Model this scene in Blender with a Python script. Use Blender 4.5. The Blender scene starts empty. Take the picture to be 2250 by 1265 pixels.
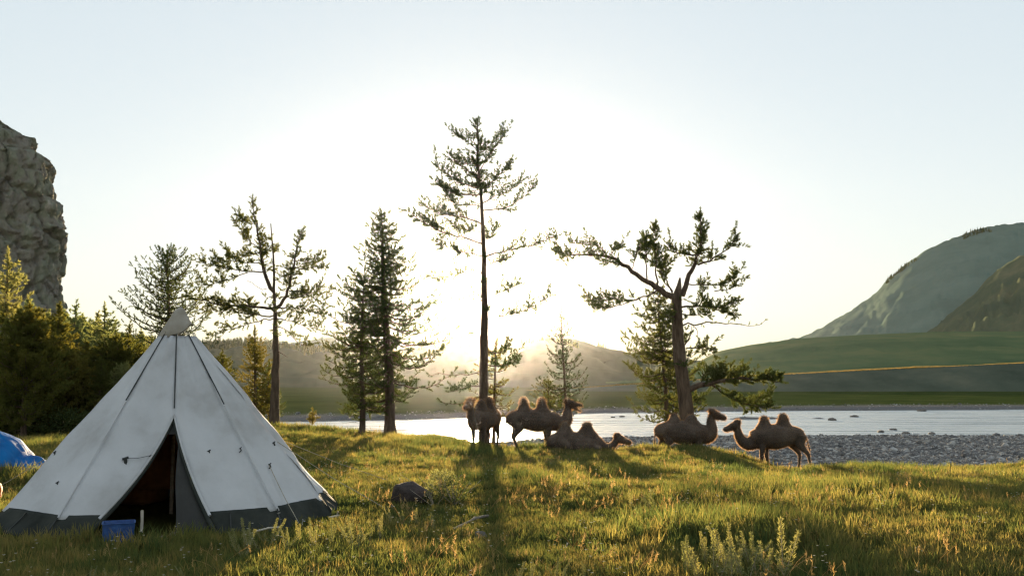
import bpy, bmesh, math, random
import numpy as np
from mathutils import Vector, Matrix, Quaternion

random.seed(7)
RNG = np.random.default_rng(11)
sc = bpy.context.scene
C = sc.collection
R = math.radians

# ------------------------------------------------------------------ camera
FPX = 2187.5                      # focal length in photograph pixels (35 mm lens, 36 mm sensor, 2250 px)
PITCH = math.atan((830 - 632.5) / FPX)
CAMZ = 1.9
cam_d = bpy.data.cameras.new('camera')
cam_d.lens = 35.0
cam_d.sensor_width = 36.0
cam_d.clip_start = 0.1
cam_d.clip_end = 9000
cam = bpy.data.objects.new('camera', cam_d)
C.objects.link(cam)
cam.location = (0, 0, CAMZ)
cam.rotation_euler = (math.pi / 2 + PITCH, 0, 0)
sc.camera = cam


def ray(px, py):
    u = (px - 1125) / FPX
    v = (632.5 - py) / FPX
    return np.array([u, math.cos(PITCH) - v * math.sin(PITCH), math.sin(PITCH) + v * math.cos(PITCH)])


def P(px, py, Y):
    """point of the place that stands Y metres ahead of the camera and is seen at that spot of the photograph"""
    d = ray(px, py)
    t = Y / d[1]
    return np.array([d[0] * t, Y, CAMZ + d[2] * t])


# ------------------------------------------------------------------ sky, sun, exposure
SUN = ray(1054, 688)
SUN = SUN / np.linalg.norm(SUN)
SUN_EL = math.asin(SUN[2])
SUN_AZ = math.atan2(SUN[0], SUN[1])
world = bpy.data.worlds.new('World')
sc.world = world
world.use_nodes = True
wn = world.node_tree
wn.nodes.clear()
w_out = wn.nodes.new('ShaderNodeOutputWorld')
w_bg = wn.nodes.new('ShaderNodeBackground')
w_sky = wn.nodes.new('ShaderNodeTexSky')
w_sky.sky_type = 'NISHITA'
w_sky.sun_disc = False
w_sky.sun_elevation = SUN_EL
w_sky.sun_rotation = SUN_AZ
w_sky.altitude = 1200
w_sky.air_density = 1.0
w_sky.dust_density = 0.1
w_sky.ozone_density = 1.0
w_hs = wn.nodes.new('ShaderNodeHueSaturation')
w_hs.inputs["Saturation"].default_value = 1.55
w_gm = wn.nodes.new('ShaderNodeGamma')          # evens the sky out, as thin high haze does
w_gm.inputs['Gamma'].default_value = 0.20
wn.links.new(w_sky.outputs[0], w_gm.inputs['Color'])
wn.links.new(w_gm.outputs[0], w_hs.inputs['Color'])
wn.links.new(w_hs.outputs[0], w_bg.inputs['Color'])
wn.links.new(w_bg.outputs[0], w_out.inputs['Surface'])
w_bg.inputs['Strength'].default_value = 0.15

sun_d = bpy.data.lights.new('sun', 'SUN')
sun_d.energy = 4.5
sun_d.angle = R(0.53)
sun_d.color = (1.0, 0.76, 0.46)
sun = bpy.data.objects.new('sun', sun_d)
C.objects.link(sun)
sun.rotation_euler = Vector(-SUN).to_track_quat('-Z', 'Y').to_euler()
sun.location = (0, 0, 60)

sc.view_settings.view_transform = 'Standard'
sc.view_settings.look = 'None'
sc.view_settings.gamma = 1.0
sc.view_settings.use_curve_mapping = False
sc.view_settings.exposure = 2.24
HAZE_DENSITY = 0.0000125
HAZE_G = 0.93

sc.render.engine = 'CYCLES'
cy = sc.cycles
cy.max_bounces = 6
cy.diffuse_bounces = 3
cy.glossy_bounces = 3
cy.transmission_bounces = 4
cy.transparent_max_bounces = 8
cy.volume_bounces = 0
cy.sample_clamp_indirect = 6
cy.sample_clamp_direct = 0
cy.caustics_reflective = False
cy.caustics_refractive = False
cy.use_denoising = True
cy.pixel_filter_type = 'BLACKMAN_HARRIS'
cy.filter_width = 1.3
cy.denoiser = 'OPENIMAGEDENOISE'
cy.denoising_input_passes = 'RGB_ALBEDO_NORMAL'


# ------------------------------------------------------------------ noise (numpy)
def _hash(ix, iy, iz, seed):
    h = (ix * 374761393 + iy * 668265263 + iz * 1274126177 + seed * 974711) & 0xFFFFFFFF
    h = ((h ^ (h >> 13)) * 1274126177) & 0xFFFFFFFF
    h = (h ^ (h >> 16)) & 0xFFFFFFFF
    return h.astype(np.float64) / 4294967295.0


def vnoise(x, y, z=0.0, seed=0):
    x, y, z = np.broadcast_arrays(np.asarray(x, float), np.asarray(y, float), np.asarray(z, float))
    xi, yi, zi = np.floor(x), np.floor(y), np.floor(z)
    fx, fy, fz = x - xi, y - yi, z - zi
    fx, fy, fz = [f * f * (3 - 2 * f) for f in (fx, fy, fz)]
    xi, yi, zi = xi.astype(np.int64), yi.astype(np.int64), zi.astype(np.int64)
    r = 0
    for dx in (0, 1):
        for dy in (0, 1):
            for dz in (0, 1):
                w = (fx if dx else 1 - fx) * (fy if dy else 1 - fy) * (fz if dz else 1 - fz)
                r = r + w * _hash(xi + dx, yi + dy, zi + dz, seed)
    return r * 2 - 1


def fbm(x, y, z=0.0, oct=4, seed=0):
    a, f, s = 1.0, 1.0, 0
    for k in range(oct):
        s = s + a * vnoise(np.asarray(x) * f, np.asarray(y) * f, np.asarray(z) * f, seed + k)
        a *= 0.5
        f *= 2.03
    return s


def worley(x, y, z, seed=0):
    """distance to the nearest and the second nearest of jittered cell points"""
    xi, yi, zi = [np.floor(v).astype(np.int64) for v in (x, y, z)]
    f1 = np.full(x.shape, 9.0)
    hid = np.zeros(x.shape)
    f2 = np.full(x.shape, 9.0)
    for dx in (-1, 0, 1):
        for dy in (-1, 0, 1):
            for dz in (-1, 0, 1):
                cx_, cy_, cz_ = xi + dx, yi + dy, zi + dz
                d = np.sqrt((cx_ + _hash(cx_, cy_, cz_, seed) - x) ** 2 + (cy_ + _hash(cx_, cy_, cz_, seed + 1) - y) ** 2 + (cz_ + _hash(cx_, cy_, cz_, seed + 2) - z) ** 2)
                hid = np.where(d < f1, _hash(cx_, cy_, cz_, seed + 3), hid)
                f2 = np.minimum(f2, np.maximum(f1, d))
                f1 = np.minimum(f1, d)
    return f1, f2, hid


def sstep(a, b, x):
    t = np.clip((np.asarray(x, float) - a) / (b - a), 0, 1)
    return t * t * (3 - 2 * t)


# ------------------------------------------------------------------ mesh helpers
def mesh_np(name, V, faces_list, smooth=False):
    """V (n,3); faces_list: list of int arrays (m,3) or (m,4)"""
    me = bpy.data.meshes.new(name)
    V = np.asarray(V, np.float32)
    faces_list = [np.asarray(f, np.int32) for f in faces_list if len(f)]
    nl = sum(f.size for f in faces_list)
    nf = sum(len(f) for f in faces_list)
    me.vertices.add(len(V))
    me.vertices.foreach_set('co', V.ravel())
    me.loops.add(nl)
    me.polygons.add(nf)
    if nl:
        me.loops.foreach_set('vertex_index', np.concatenate([f.ravel() for f in faces_list]))
        tot = np.concatenate([np.full(len(f), f.shape[1], np.int32) for f in faces_list])
        st = np.zeros(nf, np.int32)
        st[1:] = np.cumsum(tot)[:-1]
        me.polygons.foreach_set('loop_start', st)
        if smooth:
            me.polygons.foreach_set('use_smooth', np.ones(nf, bool))
    me.update(calc_edges=True)
    return me


class MB:
    """collects shapes into ONE mesh"""

    def __init__(self):
        self.V = []
        self.F3 = []
        self.F4 = []
        self.n = 0

    def add(self, V, f3=None, f4=None):
        V = np.asarray(V, float).reshape(-1, 3)
        if f3 is not None and len(f3):
            self.F3.append(np.asarray(f3, np.int64) + self.n)
        if f4 is not None and len(f4):
            self.F4.append(np.asarray(f4, np.int64) + self.n)
        self.V.append(V)
        self.n += len(V)

    def grid(self, G, wrap=False):
        """G (r,c,3)"""
        r, c = G.shape[:2]
        idx = np.arange(r * c).reshape(r, c)
        if wrap:
            idx = np.concatenate([idx, idx[:, :1]], 1)
        q = np.stack([idx[:-1, :-1], idx[:-1, 1:], idx[1:, 1:], idx[1:, :-1]], -1).reshape(-1, 4)
        self.add(G.reshape(-1, 3), f4=q)

    def tube(self, pts, radii, seg=6, cap=True):
        pts = np.asarray(pts, float)
        n = len(pts)
        radii = np.broadcast_to(np.asarray(radii, float), (n,))
        tan = np.gradient(pts, axis=0)
        tan /= np.linalg.norm(tan, axis=1)[:, None] + 1e-9
        ref = np.array([0.13, 1.0, 0.07]) if abs(tan[0][1]) < 0.8 else np.array([1.0, 0.1, 0.1])
        a = np.cross(tan, ref)
        a /= np.linalg.norm(a, axis=1)[:, None] + 1e-9
        b = np.cross(tan, a)
        th = np.linspace(0, 2 * np.pi, seg, endpoint=False)
        G = pts[:, None, :] + radii[:, None, None] * (np.cos(th)[None, :, None] * a[:, None, :] + np.sin(th)[None, :, None] * b[:, None, :])
        base = self.n
        self.grid(G, wrap=True)
        if cap:
            self.add(np.array([pts[0], pts[-1]]))
            i0, i1 = self.n - 2, self.n - 1
            k = np.arange(seg)
            self.F3.append(np.stack([np.full(seg, i0), base + k, base + (k + 1) % seg], -1))
            o = base + (n - 1) * seg
            self.F3.append(np.stack([np.full(seg, i1), o + (k + 1) % seg, o + k], -1))

    def box(self, lo, hi, M=None):
        x0, y0, z0 = lo
        x1, y1, z1 = hi
        V = np.array([[x, y, z] for x in (x0, x1) for y in (y0, y1) for z in (z0, z1)], float)
        if M is not None:
            V = np.array([list(M @ Vector(v)) for v in V])
        self.add(V, f4=[[0, 1, 3, 2], [4, 6, 7, 5], [0, 4, 5, 1], [2, 3, 7, 6], [0, 2, 6, 4], [1, 5, 7, 3]])

    def mesh(self, name, smooth=False):
        V = np.concatenate(self.V) if self.V else np.zeros((0, 3))
        fl = []
        if self.F3:
            fl.append(np.concatenate(self.F3))
        if self.F4:
            fl.append(np.concatenate(self.F4))
        return mesh_np(name, V, fl, smooth)

    def build(self, name, mat=None, parent=None, smooth=False, loc=None):
        return link(name, self.mesh(name, smooth), mat, parent, loc)


def link(name, me, mat=None, parent=None, loc=None):
    o = bpy.data.objects.new(name, me)
    C.objects.link(o)
    if mat is not None and me is not None and len(me.materials) == 0:
        me.materials.append(mat)
    if parent is not None:
        o.parent = parent
    if loc is not None:
        o.location = loc
    return o


def empty(name, loc=(0, 0, 0), rz=0.0):
    o = bpy.data.objects.new(name, None)
    C.objects.link(o)
    o.location = loc
    o.rotation_euler = (0, 0, rz)
    o.empty_display_size = 0.3
    return o


def tag(o, label=None, cat=None, group=None, kind=None):
    if label:
        o['label'] = label
    if cat:
        o['category'] = cat
    if group:
        o['group'] = group
    if kind:
        o['kind'] = kind
    return o


# ------------------------------------------------------------------ materials
def new_mat(name):
    m = bpy.data.materials.new(name)
    m.use_nodes = True
    nt = m.node_tree
    nt.nodes.clear()
    out = nt.nodes.new('ShaderNodeOutputMaterial')
    return m, nt, out


def N(nt, t, **kw):
    n = nt.nodes.new(t)
    for k, v in kw.items():
        if k in n.inputs:
            n.inputs[k].default_value = v
        else:
            setattr(n, k, v)
    return n


def ramp(nt, cols, fac):
    r = nt.nodes.new('ShaderNodeValToRGB')
    el = r.color_ramp.elements
    while len(el) < len(cols):
        el.new(0.5)
    for e, (p, c) in zip(el, cols):
        e.position = p
        e.color = (*c, 1)
    nt.links.new(fac, r.inputs['Fac'])
    return r.outputs['Color']


def solid_mat(name, cols, scale=3.0, rough=0.85, bump=0.0, bscale=None, stretch=(1, 1, 1), trans=0.0, trans_col=None, bdist=0.05,
              detail=6.0, spec=0.25, coord='Object', sheen=0.0):
    """noise-coloured surface with fine relief; trans = share of light let through (cloth)"""
    m, nt, out = new_mat(name)
    tc = N(nt, 'ShaderNodeTexCoord')
    mp = N(nt, 'ShaderNodeMapping')
    mp.inputs['Scale'].default_value = stretch
    nt.links.new(tc.outputs[coord], mp.inputs['Vector'])
    no = N(nt, 'ShaderNodeTexNoise', Scale=scale, Detail=detail, Roughness=0.6)
    nt.links.new(mp.outputs[0], no.inputs['Vector'])
    k = len(cols)
    col = ramp(nt, [(0.3 + 0.4 * i / max(1, k - 1), c) for i, c in enumerate(cols)], no.outputs['Fac'])
    bs = N(nt, 'ShaderNodeBsdfPrincipled', Roughness=rough)
    bs.inputs['Specular IOR Level'].default_value = spec
    if sheen:
        bs.inputs['Sheen Weight'].default_value = sheen
    nt.links.new(col, bs.inputs['Base Color'])
    if bump:
        nb = N(nt, 'ShaderNodeTexNoise', Scale=bscale or scale * 4, Detail=5.0, Roughness=0.65)
        nt.links.new(mp.outputs[0], nb.inputs['Vector'])
        bp = N(nt, 'ShaderNodeBump', Strength=bump, Distance=bdist)
        nt.links.new(nb.outputs['Fac'], bp.inputs['Height'])
        nt.links.new(bp.outputs[0], bs.inputs['Normal'])
    surf = bs.outputs[0]
    if trans:
        tr = N(nt, 'ShaderNodeBsdfTranslucent')
        if trans_col:
            tr.inputs['Color'].default_value = (*trans_col, 1)
        else:
            nt.links.new(col, tr.inputs['Color'])
        mx = N(nt, 'ShaderNodeMixShader', Fac=trans)
        nt.links.new(surf, mx.inputs[1])
        nt.links.new(tr.outputs[0], mx.inputs[2])
        surf = mx.outputs[0]
    nt.links.new(surf, out.inputs['Surface'])
    return m


def leaf_mat(name, cols, trans=0.45, tcol_gain=(1.6, 1.35, 0.8), nscale=0.35, rnd=True, spec=0.0):
    """thin leaves: diffuse + translucent; colour varies per plant and over the meadow"""
    m, nt, out = new_mat(name)
    geo = N(nt, 'ShaderNodeNewGeometry')
    no = N(nt, 'ShaderNodeTexNoise', Scale=nscale, Detail=4.0)
    nt.links.new(geo.outputs['Position'], no.inputs['Vector'])
    fac = no.outputs['Fac']
    if rnd:
        oi = N(nt, 'ShaderNodeObjectInfo')
        ma = N(nt, 'ShaderNodeMath', operation='MULTIPLY_ADD')
        ma.inputs[1].default_value = 0.5
        nt.links.new(oi.outputs['Random'], ma.inputs[0])
        sub = N(nt, 'ShaderNodeMath', operation='SUBTRACT')
        sub.inputs[1].default_value = 0.25
        nt.links.new(fac, sub.inputs[0])
        nt.links.new(sub.outputs[0], ma.inputs[2])
        fac = ma.outputs[0]
    k = len(cols)
    col = ramp(nt, [(0.25 + 0.5 * i / max(1, k - 1), c) for i, c in enumerate(cols)], fac)
    di = N(nt, 'ShaderNodeBsdfDiffuse')
    nt.links.new(col, di.inputs['Color'])
    tr = N(nt, 'ShaderNodeBsdfTranslucent')
    mul = N(nt, 'ShaderNodeMix', data_type='RGBA', blend_type='MULTIPLY')
    mul.inputs['Factor'].default_value = 1.0
    nt.links.new(col, mul.inputs['A'])
    mul.inputs['B'].default_value = (*tcol_gain, 1)
    nt.links.new(mul.outputs['Result'], tr.inputs['Color'])
    mx = N(nt, 'ShaderNodeMixShader', Fac=trans)
    nt.links.new(di.outputs[0], mx.inputs[1])
    nt.links.new(tr.outputs[0], mx.inputs[2])
    surf = mx.outputs[0]
    nt.links.new(surf, out.inputs['Surface'])
    return m


M = {}
M['grass'] = leaf_mat('grass', [(0.05, 0.078, 0.034), (0.092, 0.11, 0.042), (0.165, 0.15, 0.065)], 0.52, (2.05, 1.75, 1.0), 0.3)
M['grass_dry'] = leaf_mat('grass_dry', [(0.20, 0.16, 0.06), (0.30, 0.23, 0.10)], 0.4, (1.5, 1.3, 0.8), 0.5)
M['seed'] = leaf_mat('seed', [(0.30, 0.22, 0.10), (0.42, 0.32, 0.17)], 0.45, (1.5, 1.3, 0.9), 0.5)
M['petal'] = leaf_mat('petal', [(0.6, 0.55, 0.45), (0.75, 0.7, 0.6)], 0.4, (1.1, 1.1, 1.0), 0.5)
M['sage'] = leaf_mat('sage', [(0.17, 0.19, 0.10), (0.24, 0.25, 0.13), (0.30, 0.29, 0.15)], 0.4, (1.5, 1.35, 0.7), 1.0)
M['needle'] = leaf_mat('needle', [(0.05, 0.075, 0.035), (0.08, 0.105, 0.04), (0.115, 0.13, 0.048)], 0.45, (1.5, 1.3, 0.7), 0.5)
M['needle_gold'] = leaf_mat('needle_gold', [(0.085, 0.105, 0.034), (0.125, 0.135, 0.04), (0.17, 0.16, 0.05)], 0.5, (1.6, 1.3, 0.65), 0.5)
M['needle_forest_lifted'] = leaf_mat('needle_forest_lifted', [(0.13, 0.18, 0.10), (0.18, 0.225, 0.105), (0.23, 0.25, 0.11)], 0.5, (1.6, 1.35, 0.8), 0.5)  # lighter copy of needle, brightened to offset self-shadow inside the dense crowns
M['bark'] = solid_mat('bark', [(0.045, 0.03, 0.02), (0.10, 0.07, 0.048), (0.16, 0.115, 0.08)], 2.5, 0.95, 0.9, 9, (3, 3, 0.6))
M['canvas'] = solid_mat('canvas', [(0.38, 0.375, 0.37), (0.53, 0.54, 0.555), (0.60, 0.61, 0.63)], 1.1, 0.9, 0.25, 9, trans=0.16,
                        trans_col=(0.55, 0.36, 0.18))
M['skirt'] = solid_mat('skirt', [(0.022, 0.025, 0.022), (0.038, 0.042, 0.037), (0.055, 0.058, 0.05)], 2.2, 0.9, 0.15, 30, trans=0.06, spec=0.05)
M['flap'] = solid_mat('flap', [(0.04, 0.04, 0.038), (0.06, 0.06, 0.057)], 2.0, 0.9, 0.15, 40, trans=0.25)
M['zip'] = solid_mat('zip', [(0.03, 0.034, 0.033), (0.06, 0.062, 0.06)], 9, 0.7)
M['cap'] = solid_mat('cap', [(0.30, 0.27, 0.22), (0.44, 0.41, 0.36)], 5, 0.9, 0.2, 40, trans=0.2, trans_col=(0.5, 0.32, 0.15))
M['rope'] = solid_mat('rope', [(0.25, 0.22, 0.16), (0.40, 0.36, 0.28)], 20, 0.9)
M['wood'] = solid_mat('wood', [(0.25, 0.20, 0.14), (0.42, 0.36, 0.28)], 4, 0.85, 0.4, 20, (1, 1, 6))
M['driftwood'] = solid_mat('driftwood', [(0.10, 0.09, 0.075), (0.22, 0.19, 0.155)], 6, 0.9, 0.5, 20)
M['wood_pale'] = solid_mat('wood_pale', [(0.45, 0.40, 0.33), (0.60, 0.55, 0.46)], 5, 0.85, 0.3, 20)
M['blue_tarp'] = solid_mat('blue_tarp', [(0.003, 0.085, 0.30), (0.004, 0.14, 0.42), (0.006, 0.18, 0.50)], 2.5, 0.6, 0.35, 7, trans=0.25, spec=0.15)
M['blue_bag'] = solid_mat('blue_bag', [(0.006, 0.03, 0.11), (0.010, 0.055, 0.20), (0.02, 0.085, 0.27)], 9, 0.55, 0.4, 26, spec=0.5)
M['orange'] = solid_mat('orange', [(0.60, 0.16, 0.02), (0.75, 0.24, 0.03)], 5, 0.6, 0.2, 20, trans=0.3)
M['brown_cloth'] = solid_mat('brown_cloth', [(0.05, 0.03, 0.018), (0.11, 0.065, 0.035)], 4, 0.9, 0.3, 20)
M['rust_cloth'] = solid_mat('rust_cloth', [(0.16, 0.06, 0.02), (0.24, 0.10, 0.035)], 4, 0.9, 0.3, 20)
M['steel'] = solid_mat('steel', [(0.45, 0.44, 0.42), (0.6, 0.6, 0.58)], 12, 0.35, spec=0.6)
M['soil'] = solid_mat('soil', [(0.035, 0.028, 0.018), (0.075, 0.055, 0.035)], 3, 0.95, 0.6, 14)
M['camel'] = solid_mat('camel', [(0.04, 0.03, 0.024), (0.085, 0.064, 0.05), (0.15, 0.115, 0.09)], 1.8, 0.9, 0.6, 18, sheen=0.2)
M['camel_fur'] = leaf_mat('camel_fur', [(0.05, 0.038, 0.028), (0.085, 0.064, 0.048)], 0.72, (6.5, 5.6, 4.4), 2.0, rnd=False)
M['rock'] = solid_mat('rock', [(0.06, 0.055, 0.05), (0.13, 0.115, 0.10), (0.20, 0.18, 0.16)], 4, 0.95, 0.8, 14)
M['dark_rock'] = solid_mat('dark_rock', [(0.025, 0.02, 0.018), (0.05, 0.038, 0.034), (0.075, 0.055, 0.05)], 5, 0.95, 1.0, 12)
M['pale_rock'] = solid_mat('pale_rock', [(0.20, 0.19, 0.175), (0.34, 0.32, 0.30)], 5, 0.9, 0.5, 14)
M['horn'] = solid_mat('horn', [(0.02, 0.015, 0.012), (0.04, 0.03, 0.025)], 8, 0.5)


# ------------------------------------------------------------------ the lie of the land
_rim_x = [-400, 0, 400, 560, 607, 640, 750, 860, 1000, 1100, 1250, 1400, 1550, 1600, 1650, 1700, 1800, 1900, 2000, 2130, 2250, 2700]
_rim_y = [925, 927, 928, 929, 931, 939, 948, 957, 972, 985, 988, 990, 993, 1000, 1016, 1029, 1035, 1031, 1034, 1030, 1022, 1010]
_rim_d = [90, 85, 70, 56, 47.5, 46, 45, 43.5, 41, 38.5, 38, 38, 38, 38, 38, 38, 37, 37, 37, 36, 36, 36]
WATER_Z = -3.05
_nx = [-400, 560, 640, 860, 1000, 1200, 1400, 1700, 2250, 3000]
_nd = [110, 92, 66, 62, 74, 82, 85, 87, 87, 90]     # near shore of the river
_fx = [-400, 560, 640, 860, 1100, 1300, 1500, 1800, 2250, 3000]
_fd = [125, 110, 108, 113, 122, 137, 143, 148, 154, 160]    # far shore


def pxof(X, Y):
    return 1125 + FPX * np.asarray(X, float) / np.maximum(np.asarray(Y, float), 9.0)


def rim_of(px):
    d = np.interp(px, _rim_x, _rim_d)
    y = np.interp(px, _rim_x, _rim_y)
    z = CAMZ - (y - 830) / FPX * d
    return d, z


def ground_z(X, Y):
    X = np.asarray(X, float)
    Y = np.asarray(Y, float)
    px = pxof(X, Y)
    d, zr = rim_of(px)
    t = np.clip((Y - 12) / (d - 12), 0, 1)
    z = zr * (0.35 * t + 0.65 * t * t * (3 - 2 * t) ** 1.0)
    amp = sstep(6, 12, Y) * (1 - sstep(34, 40, Y))
    z = z + amp * (0.17 * fbm(X * 0.13, Y * 0.17, 0, 3, 3)) + 0.02 * fbm(X * 1.1, Y * 1.1, 0, 2, 9) * (1 - sstep(50, 60, Y))
    # bank down to the shingle
    drop = sstep(0, 6.5, Y - d - 0.3)
    shingle = -2.72 + 0.05 * fbm(X * 0.25, Y * 0.25, 0, 3, 21)
    z = z * (1 - drop) + shingle * drop
    ns = np.interp(px, _nx, _nd) + 1.5 * fbm(X * 0.06, Y * 0.02, 0, 3, 5)
    fs = np.interp(px, _fx, _fd) + 1.5 * fbm(X * 0.05, Y * 0.02, 0, 3, 6)
    inn = sstep(-7, 8, Y - ns) * (1 - sstep(-6, 10, Y - fs))
    far = sstep(-4, 6, Y - fs)
    flat = -2.62 + 0.25 * sstep(6, 60, Y - fs) + 0.05 * fbm(X * 0.05, Y * 0.05, 0, 3, 8)
    z = z * (1 - far) + flat * far
    z = z * (1 - inn) + (-4.3) * inn
    # a low shingle spit in the stream
    spit = np.exp(-((Y - (122 + 0.03 * X + 2.5 * fbm(X * 0.09, 3.3, 0, 3, 17))) / 2.2) ** 2) * (0.8 + 0.35 * fbm(X * 0.2, 7.7, 0, 3, 19)) * sstep(-2, 12, X) * (1 - sstep(38, 50, X))
    z = np.maximum(z, -4.3 + 1.42 * spit)
    return z


def gz(X, Y):
    return float(ground_z(np.array([X]), np.array([Y]))[0])


# ground sheet
rows = np.concatenate([np.linspace(-60, 4, 14), np.arange(5, 60, 0.4), np.arange(60, 175, 1.1), np.geomspace(176, 1680, 56)])
kk = np.linspace(-1, 1, 341)
kk = np.sign(kk) * np.abs(kk) ** 1.15
Wd = np.maximum(rows, 14) * 0.85 + 18
GX = kk[None, :] * Wd[:, None]
GY = np.repeat(rows[:, None], len(kk), 1)
GZ = ground_z(GX, GY)
gb = MB()
gb.grid(np.stack([GX, GY, GZ], -1))


def ground_material():
    m, nt, out = new_mat('ground')
    geo = N(nt, 'ShaderNodeNewGeometry')
    att = N(nt, 'ShaderNodeAttribute', attribute_name='zone')
    n1 = N(nt, 'ShaderNodeTexNoise', Scale=0.5, Detail=8.0, Roughness=0.65)
    n2 = N(nt, 'ShaderNodeTexNoise', Scale=9.0, Detail=5.0, Roughness=0.7)
    nt.links.new(geo.outputs['Position'], n1.inputs['Vector'])
    nt.links.new(geo.outputs['Position'], n2.inputs['Vector'])
    turf = ramp(nt, [(0.3, (0.030, 0.036, 0.010)), (0.55, (0.055, 0.058, 0.016)), (0.75, (0.085, 0.07, 0.028))], n1.outputs['Fac'])
    grav = ramp(nt, [(0.3, (0.07, 0.07, 0.07)), (0.5, (0.14, 0.135, 0.13)), (0.7, (0.24, 0.23, 0.22))], n2.outputs['Fac'])
    n3 = N(nt, 'ShaderNodeTexNoise', Scale=0.07, Detail=9.0, Roughness=0.7)
    nt.links.new(geo.outputs['Position'], n3.inputs['Vector'])
    flat = ramp(nt, [(0.3, (0.022, 0.034, 0.011)), (0.5, (0.038, 0.055, 0.016)), (0.7, (0.06, 0.07, 0.024))], n3.outputs['Fac'])
    sep = N(nt, 'ShaderNodeSeparateColor')
    nt.links.new(att.outputs['Color'], sep.inputs[0])
    mA = N(nt, 'ShaderNodeMix', data_type='RGBA')
    nt.links.new(sep.outputs[0], mA.inputs['Factor'])
    nt.links.new(turf, mA.inputs['A'])
    nt.links.new(grav, mA.inputs['B'])
    mB = N(nt, 'ShaderNodeMix', data_type='RGBA')
    nt.links.new(sep.outputs[1], mB.inputs['Factor'])
    nt.links.new(mA.outputs['Result'], mB.inputs['A'])
    nt.links.new(flat, mB.inputs['B'])
    bs = N(nt, 'ShaderNodeBsdfPrincipled', Roughness=0.95)
    bs.inputs['Specular IOR Level'].default_value = 0.0
    nt.links.new(mB.outputs['Result'], bs.inputs['Base Color'])
    bp = N(nt, 'ShaderNodeBump', Strength=0.7, Distance=0.06)
    nt.links.new(n2.outputs['Fac'], bp.inputs['Height'])
    nt.links.new(bp.outputs[0], bs.inputs['Normal'])
    nt.links.new(bs.outputs[0], out.inputs['Surface'])
    return m


ground = gb.build('ground', ground_material(), smooth=True)
tag(ground, 'rolling meadow turf falling to a grey shingle river bank', kind='structure')
pxg = pxof(GX, GY)
rd, _ = rim_of(pxg)
fsg = np.interp(pxg, _fx, _fd)
z_gr = sstep(1.0, 4.0, GY - rd + 0.8 * fbm(GX * 0.5, GY * 0.5, 0, 3, 31))
z_fl = sstep(8, 22, GY - fsg + 5 * fbm(GX * 0.08, GY * 0.08, 0, 3, 33))
z_fl = np.maximum(z_fl, (pxg < 500) * sstep(40, 60, GY) * (1 - 0))
colr = np.stack([z_gr, z_fl, 0 * z_gr, 1 + 0 * z_gr], -1).reshape(-1, 4).astype(np.float32)
ca = ground.data.color_attributes.new('zone', 'FLOAT_COLOR', 'POINT')
ca.data.foreach_set('color', colr.ravel())

# river
def water_material():
    m, nt, out = new_mat('water')
    geo = N(nt, 'ShaderNodeNewGeometry')
    mp = N(nt, 'ShaderNodeMapping')
    mp.inputs['Scale'].default_value = (0.35, 1.3, 1)
    nt.links.new(geo.outputs['Position'], mp.inputs['Vector'])
    n1 = N(nt, 'ShaderNodeTexNoise', Scale=1.4, Detail=6.0, Roughness=0.65)
    n2 = N(nt, 'ShaderNodeTexNoise', Scale=0.14, Detail=3.0)
    nt.links.new(mp.outputs[0], n1.inputs['Vector'])
    nt.links.new(mp.outputs[0], n2.inputs['Vector'])
    mul = N(nt, 'ShaderNodeMath', operation='MULTIPLY')
    nt.links.new(n1.outputs['Fac'], mul.inputs[0])
    nt.links.new(n2.outputs['Fac'], mul.inputs[1])
    bp = N(nt, 'ShaderNodeBump', Strength=1.0, Distance=0.4)
    nt.links.new(mul.outputs[0], bp.inputs['Height'])
    bs = N(nt, 'ShaderNodeBsdfPrincipled', Roughness=0.26, IOR=1.7)
    mp2 = N(nt, 'ShaderNodeMapping')
    mp2.inputs['Scale'].default_value = (0.05, 0.55, 1)
    nt.links.new(geo.outputs['Position'], mp2.inputs['Vector'])
    n3 = N(nt, 'ShaderNodeTexNoise', Scale=1.0, Detail=5.0, Roughness=0.6)
    nt.links.new(mp2.outputs[0], n3.inputs['Vector'])
    rr = N(nt, 'ShaderNodeMapRange')
    for k_, v_ in (('From Min', 0.35), ('From Max', 0.65), ('To Min', 0.08), ('To Max', 0.5)):
        rr.inputs[k_].default_value = v_
    nt.links.new(n3.outputs['Fac'], rr.inputs['Value'])
    nt.links.new(rr.outputs[0], bs.inputs['Roughness'])
    bs.inputs['Base Color'].default_value = (0.22, 0.27, 0.30, 1)
    bs.inputs['Specular IOR Level'].default_value = 1.0
    nt.links.new(bp.outputs[0], bs.inputs['Normal'])
    nt.links.new(bs.outputs[0], out.inputs['Surface'])
    return m


wb = MB()
wy = np.linspace(52, 185, 60)
wx = np.linspace(-1, 1, 60)
WX = wx[None, :] * (wy[:, None] * 0.85 + 18) * 0.99
WY = np.repeat(wy[:, None], 60, 1)
wb.grid(np.stack([WX, WY, 0 * WX + WATER_Z], -1))
river = wb.build('river', water_material())
tag(river, 'shallow river reflecting the pale evening sky', kind='structure')


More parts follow.
